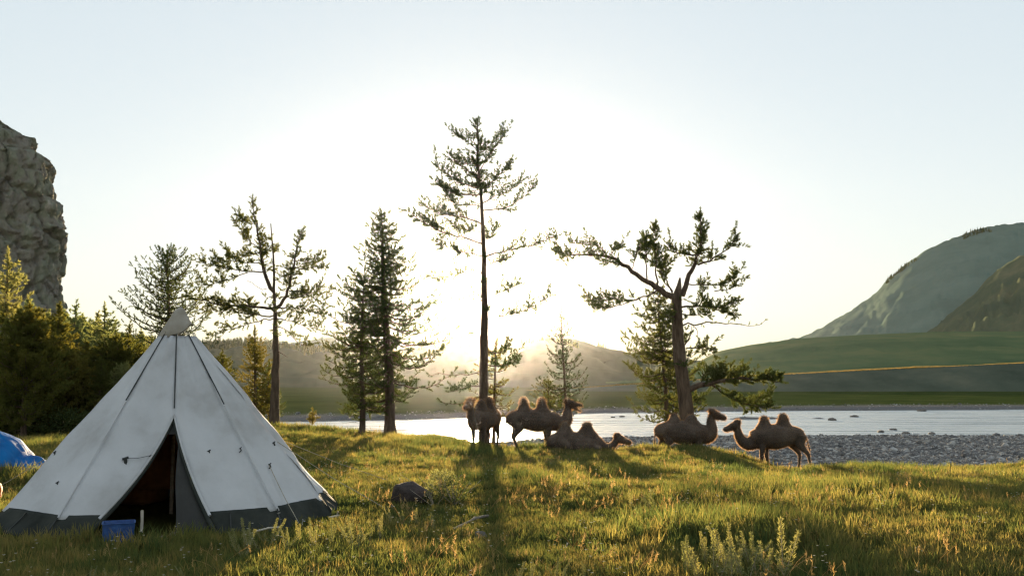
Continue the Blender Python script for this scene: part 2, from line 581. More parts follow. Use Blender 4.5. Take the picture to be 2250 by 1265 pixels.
# ------------------------------------------------------------------ hills across the river
def hill(name, prof, ytop, yfoot, zfoot, mat, label, p0=-900, p1=3200, namp=1.0, shape=1.25, ncol=420, nrow=34, back=1.7, fine=0.0, seed=1, nscale=None):
    prof = sorted(prof)
    hx = [a for a, b in prof]
    hy = [b for a, b in prof]
    px = np.linspace(max(p0, hx[0]), min(p1, hx[-1]), ncol)
    py = np.interp(px, hx, hy)
    # soften the corners of the traced ridge
    ker = np.hanning(9)
    ker /= ker.sum()
    py = np.convolve(np.pad(py, 4, mode='edge'), ker, 'valid')
    s = np.concatenate([np.linspace(0, 1, nrow), 1 + np.linspace(0.06, 1, 14) * (back - 1)])
    S = s[:, None]
    PX = px[None, :]
    yt = ytop
    ztop = np.array([P(a, b, yt)[2] for a, b in zip(px, py)])
    Yrow = yfoot + (yt - yfoot) * S
    Yg = np.repeat(Yrow, ncol, 1)
    up = np.clip(S, 0, 1) ** shape
    f = np.where(S <= 1, up, 1 - ((S - 1) / (back - 1)) ** 1.4)
    Xg = (PX - 1125) / FPX * Yg
    sc_ = nscale or 30.0 / (yt - yfoot)
    rug = namp * fbm(Xg * sc_, Yg * sc_ * 0.6, 0, 5, seed) * np.clip(S * 3, 0, 1) * np.clip((1.0 - f) * 3, 0.0, 1)
    Zg = zfoot + np.maximum(ztop[None, :] - zfoot, 0.0) * f + rug
    Zg = Zg + fine * fbm(Xg * 0.12, Yg * 0.12, 0, 3, seed + 4) * (f > 0.02)
    b = MB()
    b.grid(np.stack([Xg, Yg, Zg], -1))
    o = b.build(name, mat, smooth=True)
    tag(o, label, kind='structure')
    return o, (Xg, Yg, Zg, S)


def hill_mat(name, cols, scale, bump=0.5, bscale=None, stretch=(1, 1, 1)):
    return solid_mat(name, cols, scale, 1.0, bump, bscale or scale * 5, stretch, detail=9.0, spec=0.0)


M['scarp'] = hill_mat('scarp', [(0.05, 0.065, 0.048), (0.075, 0.09, 0.066), (0.115, 0.12, 0.085)], 0.05, 0.6)
M['green_hill'] = hill_mat('green_hill', [(0.06, 0.095, 0.048), (0.09, 0.125, 0.06), (0.14, 0.15, 0.07)], 0.02)
M['wood_hill'] = hill_mat('wood_hill', [(0.04, 0.052, 0.032), (0.06, 0.072, 0.044), (0.09, 0.092, 0.056)], 0.02)
M['far_hill_hazed'] = hill_mat('far_hill_hazed', [(0.105, 0.145, 0.118), (0.125, 0.17, 0.138), (0.145, 0.19, 0.155)], 0.02, 0.25)  # paler blue-green than the slopes: part of the distance haze is in this colour
M['brown_hill'] = hill_mat('brown_hill', [(0.06, 0.08, 0.055), (0.095, 0.11, 0.065), (0.16, 0.145, 0.085)], 0.02, 0.7, 0.08, (1, 1, 0.4))

_, TE = hill('terrace', [(-900, 905), (300, 892), (640, 880), (1000, 866), (1300, 850), (1700, 823), (2000, 808), (2250, 797), (2600, 785), (3200, 775)],
     345, 318, -2.9, M['scarp'], 'dark scarp of the low terrace across the river', namp=0.4, shape=0.8, back=9.0, seed=3, nrow=16)
hill('foothill', [(1330, 850), (1450, 818), (1530, 797), (1575, 772), (1650, 757), (1760, 743), (1900, 735), (2050, 729), (2250, 728), (2600, 715), (3200, 700)],
     720, 352, 0.0, M['green_hill'], 'smooth green grassy foothill behind the terrace', namp=1.2, shape=1.1, back=1.5, seed=5)
hill('meadow_rise', [(1900, 760), (2050, 738), (2150, 725), (2250, 714), (2500, 690), (3200, 660)],
     900, 760, 20.0, M['green_hill'], 'sunlit grass rise at the right behind the foothill', namp=1.0, back=1.3, seed=6)
hill('brown_spur', [(1980, 760), (2030, 728), (2060, 708), (2090, 690), (2120, 664), (2150, 641), (2175, 612), (2200, 590), (2225, 578), (2250, 562), (2400, 500), (2700, 470), (3200, 520)],
     1080, 800, 10.0, M['brown_hill'], 'steep brown spur at the right edge below the mountain', namp=6, shape=0.9, back=1.4, seed=8, fine=1.2)
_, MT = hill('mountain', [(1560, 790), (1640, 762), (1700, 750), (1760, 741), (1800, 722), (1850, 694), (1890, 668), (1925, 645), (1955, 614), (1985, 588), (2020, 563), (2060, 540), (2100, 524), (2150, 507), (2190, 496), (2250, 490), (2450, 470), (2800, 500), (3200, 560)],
     1420, 950, 5.0, M['far_hill_hazed'], 'tall hazy green mountain at the right', namp=4, shape=0.85, back=1.3, seed=10, fine=1.5)
_, WH = hill('wooded_hill', [(-900, 735), (150, 722), (330, 748), (450, 757), (520, 751), (600, 760), (740, 770), (820, 774), (900, 764), (980, 748), (1050, 737), (1120, 734), (1190, 735), (1260, 745), (1330, 765), (1400, 776), (1500, 787), (1560, 797), (1650, 830)],
     900, 420, -2.0, M['wood_hill'], 'low wooded hill across the river below the sun', namp=4, shape=1.0, back=1.5, seed=12, fine=1.0)
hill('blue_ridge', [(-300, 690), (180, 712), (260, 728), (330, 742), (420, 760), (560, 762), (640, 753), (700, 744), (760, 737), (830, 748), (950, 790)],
     1450, 1100, 0.0, M['far_hill_hazed'], 'pale blue distant ridge between the trees at left', namp=14, shape=0.9, back=1.2, seed=14)


# ------------------------------------------------------------------ scatter (geometry nodes), only for what nobody could count
def scatter(name, pts, rot, scl, idx, protos, label, cat=None, parent=None):
    coll = bpy.data.collections.new(name + '_source')
    for i, (me, mat) in enumerate(protos):
        po = bpy.data.objects.new('%s_source_%02d' % (name, i), me)
        if len(me.materials) == 0:
            me.materials.append(mat)
        coll.objects.link(po)
    n = len(pts)
    me = mesh_np(name, pts, [])
    a = me.attributes.new('rot', 'FLOAT_VECTOR', 'POINT')
    a.data.foreach_set('vector', np.asarray(rot, np.float32).ravel())
    a = me.attributes.new('scl', 'FLOAT_VECTOR', 'POINT')
    a.data.foreach_set('vector', np.asarray(scl, np.float32).ravel())
    a = me.attributes.new('pick', 'INT', 'POINT')
    a.data.foreach_set('value', np.asarray(idx, np.int32))
    o = link(name, me, None, parent)
    ng = bpy.data.node_groups.new(name + '_nodes', 'GeometryNodeTree')
    ng.interface.new_socket(name='Geometry', in_out='INPUT', socket_type='NodeSocketGeometry')
    ng.interface.new_socket(name='Geometry', in_out='OUTPUT', socket_type='NodeSocketGeometry')
    gi = ng.nodes.new('NodeGroupInput')
    go = ng.nodes.new('NodeGroupOutput')
    ci = ng.nodes.new('GeometryNodeCollectionInfo')
    ci.inputs['Collection'].default_value = coll
    ci.inputs['Separate Children'].default_value = True
    ci.inputs['Reset Children'].default_value = True
    ip = ng.nodes.new('GeometryNodeInstanceOnPoints')
    ip.inputs['Pick Instance'].default_value = True

    def named(nm, typ):
        nn = ng.nodes.new('GeometryNodeInputNamedAttribute')
        nn.data_type = typ
        nn.inputs['Name'].default_value = nm
        return nn.outputs['Attribute']
    e2r = ng.nodes.new('FunctionNodeEulerToRotation')
    ng.links.new(named('rot', 'FLOAT_VECTOR'), e2r.inputs[0])
    ng.links.new(gi.outputs[0], ip.inputs['Points'])
    ng.links.new(ci.outputs[0], ip.inputs['Instance'])
    ng.links.new(named('pick', 'INT'), ip.inputs['Instance Index'])
    ng.links.new(e2r.outputs[0], ip.inputs['Rotation'])
    ng.links.new(named('scl', 'FLOAT_VECTOR'), ip.inputs['Scale'])
    ng.links.new(ip.outputs[0], go.inputs[0])
    md = o.modifiers.new('scatter', 'NODES')
    md.node_group = ng
    tag(o, label, cat, kind='stuff')
    return o


# far-off wood on the hills: one mass
def far_tree_mesh(seed):
    rg = np.random.default_rng(seed)
    b = MB()
    H = 1.0
    for k in range(5):
        z0 = 0.08 + 0.18 * k
        r = 0.22 * (1 - k / 5.6)
        th = np.linspace(0, 2 * np.pi, 6, endpoint=False) + rg.random()
        V = [[0, 0, z0 + 0.3]] + [[math.cos(t) * r * rg.uniform(0.7, 1.2), math.sin(t) * r * rg.uniform(0.7, 1.2), z0 + rg.uniform(-0.04, 0.04)] for t in th]
        b.add(V, f3=[[0, 1 + i, 1 + (i + 1) % 6] for i in range(6)])
    return b.mesh('far_tree')


ftp = [(far_tree_mesh(i), M['needle']) for i in range(3)]


def on_hill(G, n, lo, hi, pxr, seed, thresh):
    Xg, Yg, Zg, S = G
    rg = np.random.default_rng(seed)
    r, c = Xg.shape
    i = rg.integers(0, r - 1, n)
    j = rg.integers(0, c - 1, n)
    a, b = rg.random(n), rg.random(n)

    def mix(A):
        return (A[i, j] * (1 - a) * (1 - b) + A[i + 1, j] * a * (1 - b) + A[i, j + 1] * (1 - a) * b + A[i + 1, j + 1] * a * b)
    X, Y, Z = mix(Xg), mix(Yg), mix(Zg)
    s = mix(np.repeat(S, c, 1))
    px = pxof(X, Y)
    ok = (s > lo) & (s < hi) & (px > pxr[0]) & (px < pxr[1]) & (fbm(X * 0.012, Y * 0.008, 0, 3, seed) > thresh)
    return np.stack([X, Y, Z - 0.3], -1)[ok]


pa = on_hill(MT, 60000, 0.93, 1.02, (1950, 2400), 3, -0.25)
pb = on_hill(WH, 60000, 0.72, 1.03, (-200, 1500), 4, -0.15)
pw = np.concatenate([pa, pb])
nw = len(pw)
hs = RNG.uniform(5, 10, nw) * np.where(np.arange(nw) < len(pa), 0.55, 0.55)
scatter('far_wood', pw, np.stack([0 * hs, 0 * hs, RNG.uniform(0, 6.28, nw)], -1), np.stack([hs, hs, hs * RNG.uniform(0.8, 1.2, nw)], -1),
        RNG.integers(0, 3, nw), ftp, 'far-off dark conifer wood along the hill crests across the river')

# ------------------------------------------------------------------ cliff
cl_px = [(-260, 225), (-120, 250), (-40, 268), (0, 283), (30, 310), (60, 322), (75, 345), (98, 362), (110, 380), (112, 410), (118, 440), (130, 462), (130, 480), (125, 490), (137, 510),
         (145, 530), (145, 560), (138, 575), (140, 600), (138, 620), (140, 640), (150, 680), (158, 730), (175, 800), (200, 900)]
CY = 165.0
cz = np.array([P(a, b, CY)[2] for a, b in cl_px])
cx = np.array([P(a, b, CY)[0] for a, b in cl_px])
tpx = np.array([a for a, b_ in cl_px], float)
zs = np.linspace(-3, cz[3] + 0.3, 190)
target = np.interp(zs, cz[::-1], tpx[::-1])
th = np.linspace(0, 2 * np.pi, 360, endpoint=False)
ct, st = np.cos(th), np.sin(th)
cb = MB()
NT = 14
Gc = np.zeros((len(zs) + NT, len(th), 3))
for i, z in enumerate(zs):
    x = 24 * np.sign(ct) * np.abs(ct) ** 0.8
    y = CY + 14 * np.sign(st) * np.abs(st) ** 0.8
    x = x - 0.6 * (y - CY)              # the face runs back to the left
    # stand the row so that its edge meets the traced outline
    x = x + ((target[i] - 1125) / FPX * y - x).min()
    Gc[i, :, 0], Gc[i, :, 1], Gc[i, :, 2] = x, y, z
for k in range(NT):
    t = (k + 1) / NT
    last = Gc[len(zs) - 1]
    cen = last.mean(0) + np.array([-6, 4, 0])
    Gc[len(zs) + k] = last + (cen - last) * t
    Gc[len(zs) + k, :, 2] = zs[-1] + 1.2 * math.sin(t * math.pi / 2)     # the summit goes on rising to the left
X_, Y_, Z_ = Gc[..., 0], Gc[..., 1], Gc[..., 2]
cen = np.stack([X_.mean(1), Y_.mean(1)], -1)
dirx = X_ - cen[:, None, 0]
diry = Y_ - cen[:, None, 1]
ln = np.hypot(dirx, diry) + 1e-6
wx_ = X_ + 1.2 * fbm(X_ * 0.2, Y_ * 0.2, Z_ * 0.2, 3, 43)
wz_ = Z_ + 1.2 * fbm(X_ * 0.2 + 9, Y_ * 0.2, Z_ * 0.2, 3, 44)
w1 = np.abs(fbm(X_ * 0.12, Y_ * 0.12, Z_ * 0.06, 5, 41))
w2 = fbm(X_ * 0.55, Y_ * 0.55, Z_ * 0.4, 4, 47)
a1, a2, ah = worley(wx_ * 0.20, Y_ * 0.20, wz_ * 0.11 + wx_ * 0.06, 3)
b1, b2, bh = worley(wx_ * 0.55 + wz_ * 0.18, Y_ * 0.55, wz_ * 0.36, 5)
c1, c2, ch = worley(wx_ * 1.3, Y_ * 1.3, wz_ * 0.9 - wx_ * 0.3, 7)
amp = np.minimum(1, ln / 6)
dsp = amp * (-0.35 - 1.0 * w1 + 0.3 * w2 + 1.5 * (ah - 0.5) - 0.8 * (1 - sstep(0, 0.14, a2 - a1)) + 0.9 * (bh - 0.5) - 0.4 * (1 - sstep(0, 0.12, b2 - b1)) + 0.4 * (ch - 0.5))
Gc[..., 0] += dirx / ln * np.clip(dsp, -2.4, 0.7)
Gc[..., 1] += diry / ln * dsp * 1.6
Gc[..., 2] += 0.35 * w2
cb.grid(Gc, wrap=True)
M['cliff'] = solid_mat('cliff', [(0.10, 0.094, 0.083), (0.20, 0.188, 0.165), (0.18, 0.195, 0.15), (0.34, 0.32, 0.285)], 0.5, 0.95, 1.0, 1.6, (1, 1, 0.6), detail=10, spec=0.0, bdist=0.6)
cliff = cb.build('cliff', M['cliff'], smooth=False)
tag(cliff, 'steep grey-brown rock cliff at the left edge behind the forest', 'cliff', kind='structure')

# ------------------------------------------------------------------ trees
class Tree:
    def __init__(self, seed):
        self.rg = np.random.default_rng(seed)
        self.w = MB()
        self.np_ = []
        self.nd_ = []
        self.nl_ = []

    def needles(self, p, d, n, L, spread=0.9):
        rg = self.rg
        v = rg.normal(size=(n, 3)) * spread + d[None, :] * 0.75 + np.array([0, 0, 0.25])
        v /= np.linalg.norm(v, axis=1)[:, None] + 1e-9
        self.np_.append(np.broadcast_to(p, (n, 3)) if p.ndim == 1 else p)
        self.nd_.append(v)
        self.nl_.append(1.15 * L * rg.uniform(0.6, 1.25, n))

    def twig(self, p, d, ln, dens, nl, depth=0, curl=0.25):
        rg = self.rg
        k = 4
        pts = [p]
        dd = d.copy()
        for i in range(k):
            dd = dd + np.array([0, 0, curl / k]) + rg.normal(size=3) * 0.10
            dd /= np.linalg.norm(dd)
            pts.append(pts[-1] + dd * ln / k)
        pts = np.array(pts)
        r = 0.005 + 0.007 * ln
        self.w.tube(pts, np.linspace(r, r * 0.4, k + 1), 3, cap=False)
        n = max(4, int(3.2 * dens * ln))
        t = rg.uniform(0.08, 1.0, n) * k
        i = np.minimum(t.astype(int), k - 1)
        q = pts[i] + (pts[i + 1] - pts[i]) * (t - i)[:, None]
        self.needles(q, dd, n, nl)
        if depth > 0 and ln > 0.35:
            for m in range(int(2 + ln * 3)):
                t = rg.uniform(0.2, 0.9) * k
                i = int(t)
                q = pts[i] + (pts[min(i + 1, k)] - pts[i]) * (t - i)
                sd = np.cross(dd, rg.normal(size=3) * np.array([0.4, 0.4, 1]))
                sd /= np.linalg.norm(sd) + 1e-9
                nd = dd * 0.55 + sd * 0.8
                nd /= np.linalg.norm(nd)
                self.twig(q, nd, ln * rg.uniform(0.3, 0.55), dens, nl, depth - 1, curl)

    def limb(self, pts, r0, r1, t0=0.15, tw=0.5, sp=0.14, dens=55, nl=0.085, curl=0.25, flat=0.7, depth=1, seg=5, wob=0.03):
        rg = self.rg
        pts = np.asarray(pts, float)
        L = np.concatenate([[0], np.cumsum(np.linalg.norm(np.diff(pts, axis=0), axis=1))])
        n = max(4, int(L[-1] / 0.22))
        s = np.linspace(0, L[-1], n)
        q = np.stack([np.interp(s, L, pts[:, k]) for k in range(3)], -1)
        if n > 6:
            ker = np.array([0.25, 0.5, 0.25])
            for k in range(3):
                q[1:-1, k] = np.convolve(q[:, k], ker, 'valid')
        q[1:] += rg.normal(size=(n - 1, 3)) * wob
        self.w.tube(q, np.linspace(r0, r1, n) * (0.8 if r0 < 0.07 else 1.0), seg, cap=False)
        if tw <= 0:
            return q
        tot = L[-1]
        x = t0 * tot
        side = 1
        while x < tot:
            t = x / tot
            i = min(int(t * (n - 1)), n - 2)
            f = t * (n - 1) - i
            p = q[i] + (q[i + 1] - q[i]) * f
            d = q[i + 1] - q[i]
            d /= np.linalg.norm(d) + 1e-9
            h = np.cross(d, np.array([0, 0, 1.0]))
            if np.linalg.norm(h) < 0.35:
                a = rg.uniform(0, 6.28)
                h = np.array([math.cos(a), math.sin(a), 0])
            h /= np.linalg.norm(h)
            v = np.cross(h, d)
            a = rg.normal() * (1 - flat) * 2.0
            sd = h * side * math.cos(a) + v * (math.sin(a) + 0.25)
            nd = d * rg.uniform(0.35, 0.8) + sd
            nd /= np.linalg.norm(nd)
            ln = tw * (1 - 0.5 * t) * rg.uniform(0.55, 1.25)
            self.twig(p, nd, ln, dens, nl, depth, curl)
            side = -side
            x += sp * rg.uniform(0.6, 1.4)
        d = q[-1] - q[-2]
        self.twig(q[-1], d / (np.linalg.norm(d) + 1e-9), tw * 0.5, dens * 1.4, nl, 0, curl)
        return q

    def conifer(self, H, rbase, prof, zc, spacing=0.3, per=5, up=0.05, droop=0.25, tw=0.45, sp=0.17, dens=50, nl=0.085, lean=(0, 0), curl=0.2, seg=8, gaps=0.12, tipup=0.25, jit=0.25, dead=3, depth=0, flat=0.7, thin=None):
        """prof: [(height fraction, crown radius m)]"""
        rg = self.rg
        n = 16
        z = np.linspace(0, H, n)
        tr = np.stack([lean[0] * (z / H) ** 1.2 + 0.04 * np.sin(z * 0.9 + rg.uniform(0, 6)), lean[1] * z / H + 0.03 * np.sin(z * 1.1), z], -1)
        tr[0, :2] = 0
        rad = rbase * (1 - z / H) ** 0.85 + 0.012
        rad[0] *= 1.35
        self.w.tube(tr, rad, seg)
        hx = [a for a, b in prof]
        hr = [b for a, b in prof]
        zz = zc
        ph = rg.uniform(0, 6.28)
        while zz < H * 0.985:
            f = zz / H
            Rr = float(np.interp(f, hx, hr))
            for k in range(per):
                if rg.random() < gaps:
                    continue
                a = ph + k * 6.283 / per + rg.normal() * 0.3
                if thin and thin(a, f) and rg.random() < 0.8:
                    continue
                ln = Rr * rg.uniform(1 - jit, 1 + jit)
                zo = zz + rg.uniform(-0.4, 0.4) * spacing
                base = np.array([np.interp(zo, z, tr[:, 0]), np.interp(zo, z, tr[:, 1]), zo])
                d = np.array([math.cos(a), math.sin(a), 0])
                upk = up + 0.55 * max(0, f - 0.6)
                m = 5
                u = np.linspace(0, 1, m)
                pts = base[None, :] + d[None, :] * (ln * u)[:, None]
                pts[:, 2] += ln * (upk * u - droop * np.sin(u * 2.0) * 0.8 + tipup * u ** 2.5)
                if ln < 0.28:
                    self.twig(base, d * 0.8 + np.array([0, 0, 0.5]), max(ln, 0.12), dens, nl, 0, curl)
                else:
                    self.limb(pts, 0.012 + 0.016 * ln, 0.006, 0.22 if f < 0.5 else 0.08, min(tw, 0.15 + ln * 0.42), sp, dens, nl, curl, flat, depth, 4, 0.02)
            ph += 2.4
            zz += spacing * rg.uniform(0.75, 1.25) * (0.55 + 0.45 * (1 - f) + 0.1)
        top_ = tr[-1]
        for k in range(4):
            self.twig(top_ - np.array([0, 0, 0.15 * k]), np.array([rg.normal() * 0.3, rg.normal() * 0.3, 1.0]), 0.22, dens * 1.3, nl, 0, 0.1)
        for k in range(dead):
            a = rg.uniform(0, 6.28)
            zo = rg.uniform(0.25, 1.0) * zc
            p = np.array([0, 0, zo])
            d = np.array([math.cos(a), math.sin(a), -0.15])
            self.limb([p, p + d * 0.3, p + d * rg.uniform(0.5, 0.9)], 0.018, 0.004, tw=0, wob=0.02)

    def meshes(self, width=0.024):
        p = np.concatenate(self.np_)
        d = np.concatenate(self.nd_)
        L = np.concatenate(self.nl_)
        n = len(p)
        s = np.cross(d, self.rg.normal(size=(n, 3)))
        s /= np.linalg.norm(s, axis=1)[:, None] + 1e-9
        w = width * (0.6 + 0.8 * self.rg.random(n))
        V = np.stack([p - s * w[:, None] * 0.5, p + s * w[:, None] * 0.5, p + d * L[:, None]], 1).reshape(-1, 3)
        F = np.arange(3 * n).reshape(n, 3)
        return self.w.mesh('trunk', True), mesh_np('crown', V, [F])


def place_tree(name, T, loc, label, group=None, mat='needle', rz=0.0, scale=1.0, width=0.024, meshes=None):
    root = empty(name, loc, rz)
    root.scale = (scale, scale, scale)
    tm, cm = meshes or T.meshes(width)
    link('trunk', tm, M['bark'], root)
    link('crown', cm, M[mat], root)
    tag(root, label, 'tree', group)
    return root


def tree_base(px, Y):
    X = (px - 1125) / FPX * Y
    return np.array([X, Y, gz(X, Y) - 0.05])


def rel(base, lst, depth=0.0, rg=None):
    """pixel polyline in the tree's plane -> local metres, leaning depth metres away over its length"""
    out = []
    for k, (px, py) in enumerate(lst):
        q = P(px, py, base[1]) - base
        q[1] = depth * k / max(1, len(lst) - 1)
        out.append(q)
    return np.array(out)


def hand_tree(base, trunk, tr_r, stems, limbs, seed, extra=40, ex_len=(0.4, 1.0), tw=0.48, dens=55, nl=0.085):
    T = Tree(seed)
    tp = rel(base, trunk)
    tp[0] = (0, 0, -0.1)
    n = 26
    L = np.concatenate([[0], np.cumsum(np.linalg.norm(np.diff(tp, axis=0), axis=1))])
    s = np.linspace(0, L[-1], n)
    q = np.stack([np.interp(s, L, tp[:, k]) for k in range(3)], -1)
    q[1:-1, :2] += T.rg.normal(size=(n - 2, 2)) * 0.012
    rr = np.interp(s / L[-1], np.linspace(0, 1, len(tr_r)), tr_r)
    T.w.tube(q, rr, 10)
    for st in stems:
        pts = rel(base, st['p'], st.get('d', 0.0))
        T.limb(pts, st['r'], st.get('r1', 0.012), st.get('t0', 0.25), st.get('tw', tw), st.get('sp', 0.12), dens, nl, 0.3, 0.2, 1, 6)
        # short random branches round the stem
        m = len(pts)
        for k in range(st.get('n', 14)):
            t = T.rg.uniform(st.get('t0', 0.25), 0.97) * (m - 1)
            i = int(t)
            p = pts[i] + (pts[i + 1] - pts[i]) * (t - i)
            a = T.rg.uniform(0, 6.28)
            ln = T.rg.uniform(*ex_len) * (1.15 - t / (m - 1)) * st.get('k', 1.0)
            d = np.array([math.cos(a), math.sin(a), T.rg.uniform(-0.1, 0.5)])
            u = np.linspace(0, 1, 4)[:, None]
            T.limb(p + d * ln * u + np.array([0, 0, 0.12]) * u ** 2, 0.018, 0.006, 0.1, tw * 0.7, 0.14, dens, nl, 0.3, 0.5, 0, 4)
    for lb in limbs:
        pts = rel(base, lb['p'], lb.get('d', T.rg.uniform(-1.2, 1.2)))
        T.limb(pts, lb.get('r', 0.05), lb.get('r1', 0.010), lb.get('t0', 0.2), lb.get('tw', tw), lb.get('sp', 0.085), lb.get('dens', dens), nl, lb.get('curl', 0.3), lb.get('flat', 0.45), 1, 5)
        if lb.get('tw', tw) > 0.27:         # side branches fill the spray
            LL = np.linalg.norm(np.diff(pts, axis=0), axis=1).sum()
            m = len(pts)
            for k in range(int(LL * 3.6)):
                t = T.rg.uniform(max(0.25, lb.get('t0', 0.2)), 0.95) * (m - 1)
                i = int(t)
                p = pts[i] + (pts[i + 1] - pts[i]) * (t - i)
                d = pts[i + 1] - pts[i]
                d = d / (np.linalg.norm(d) + 1e-9) * 0.7 + T.rg.normal(size=3) * np.array([0.35, 0.6, 0.35]) + np.array([0, 0, 0.3])
                d /= np.linalg.norm(d)
                ln = T.rg.uniform(0.3, 0.75)
                u = np.linspace(0, 1, 4)[:, None]
                T.limb(p + d * ln * u + np.array([0, 0, 0.1]) * u ** 2, 0.012, 0.005, 0.1, 0.26, 0.10, dens, nl, 0.3, 0.4, 0, 4)
    # limbs towards and away from the viewer, spread over the crown
    for k in range(extra):
        t = T.rg.uniform(*getattr(T, 'ext', (0.45, 0.95)))
        i = int(t * (n - 1))
        p = q[min(i, n - 1)]
        a = T.rg.choice([-1, 1]) * math.pi / 2 + T.rg.normal() * 0.5
        ln = T.rg.uniform(0.6, 1.9) * (1.3 - t)
        d = np.array([math.cos(a), math.sin(a), T.rg.uniform(-0.15, 0.35)])
        u = np.linspace(0, 1, 5)[:, None]
        T.limb(p + d * ln * u, 0.03, 0.008, 0.25, tw * 0.8, 0.16, dens, nl, 0.3, 0.5, 0, 4)
    return T


# --- tree with forked leaders, left of the middle
b2 = tree_base(607, 45.0)
T2 = hand_tree(b2, [(607, 931), (606, 800), (605, 700), (602, 640), (602, 597), (600, 553), (597, 508), (595, 491)],
               [0.27, 0.21, 0.19, 0.16, 0.13, 0.09, 0.065, 0.05, 0.035, 0.02],
               [dict(p=[(602, 640), (590, 630), (583, 599), (576, 562), (570, 520), (564, 480), (558, 442)], r=0.10, d=-0.3, n=26, t0=0.3, k=0.8),
                dict(p=[(608, 676), (623, 663), (634, 637), (636, 608), (642, 575), (651, 542), (660, 502)], r=0.085, d=0.4, n=30, t0=0.3, k=0.9)],
               [dict(p=[(584, 597), (544, 597), (497, 590), (464, 584), (453, 579)], r=0.045),
                dict(p=[(544, 599), (497, 617), (460, 627), (440, 623)], r=0.03),
                dict(p=[(601, 677), (553, 674), (508, 674), (475, 668), (447, 659), (420, 655)], r=0.07, sp=0.075, dens=80, tw=0.55),
                dict(p=[(604, 692), (575, 694), (530, 683), (490, 683), (432, 682)], r=0.045),
                dict(p=[(575, 553), (542, 561), (508, 564), (489, 559)], r=0.035),
                dict(p=[(570, 544), (539, 524), (517, 495), (502, 480)], r=0.03),
                dict(p=[(562, 489), (542, 490), (522, 477), (513, 466)], r=0.022, tw=0.3),
                dict(p=[(578, 575), (540, 575), (500, 573), (478, 576)], r=0.03),
                dict(p=[(641, 588), (674, 590), (703, 593), (719, 584)], r=0.03, tw=0.35),
                dict(p=[(640, 572), (665, 575), (685, 570), (697, 560)], r=0.025, tw=0.3),
                dict(p=[(635, 639), (668, 641), (697, 659), (734, 672)], r=0.04),
                dict(p=[(612, 676), (652, 674), (685, 685), (714, 694)], r=0.045),
                dict(p=[(612, 655), (650, 655), (690, 640), (705, 630)], r=0.035),
                dict(p=[(604, 699), (560, 708), (530, 718), (500, 728), (468, 742)], r=0.035, sp=0.18, tw=0.35),
                dict(p=[(606, 700), (640, 703), (665, 716), (690, 722)], r=0.03, sp=0.16),
                dict(p=[(612, 717), (636, 726), (654, 753), (681, 758)], r=0.025, sp=0.25, tw=0.3),
                dict(p=[(600, 560), (612, 556), (622, 545)], r=0.02, tw=0.25),
                dict(p=[(586, 634), (572, 634), (552, 622), (540, 616)], r=0.015, tw=0),
                dict(p=[(608, 771), (625, 777), (640, 785)], r=0.03, tw=0),
                dict(p=[(608, 752), (620, 754)], r=0.025, tw=0)],
               21, extra=16)
place_tree('larch_tree', T2, b2, 'tall larch with a forked top, just right of the tent')

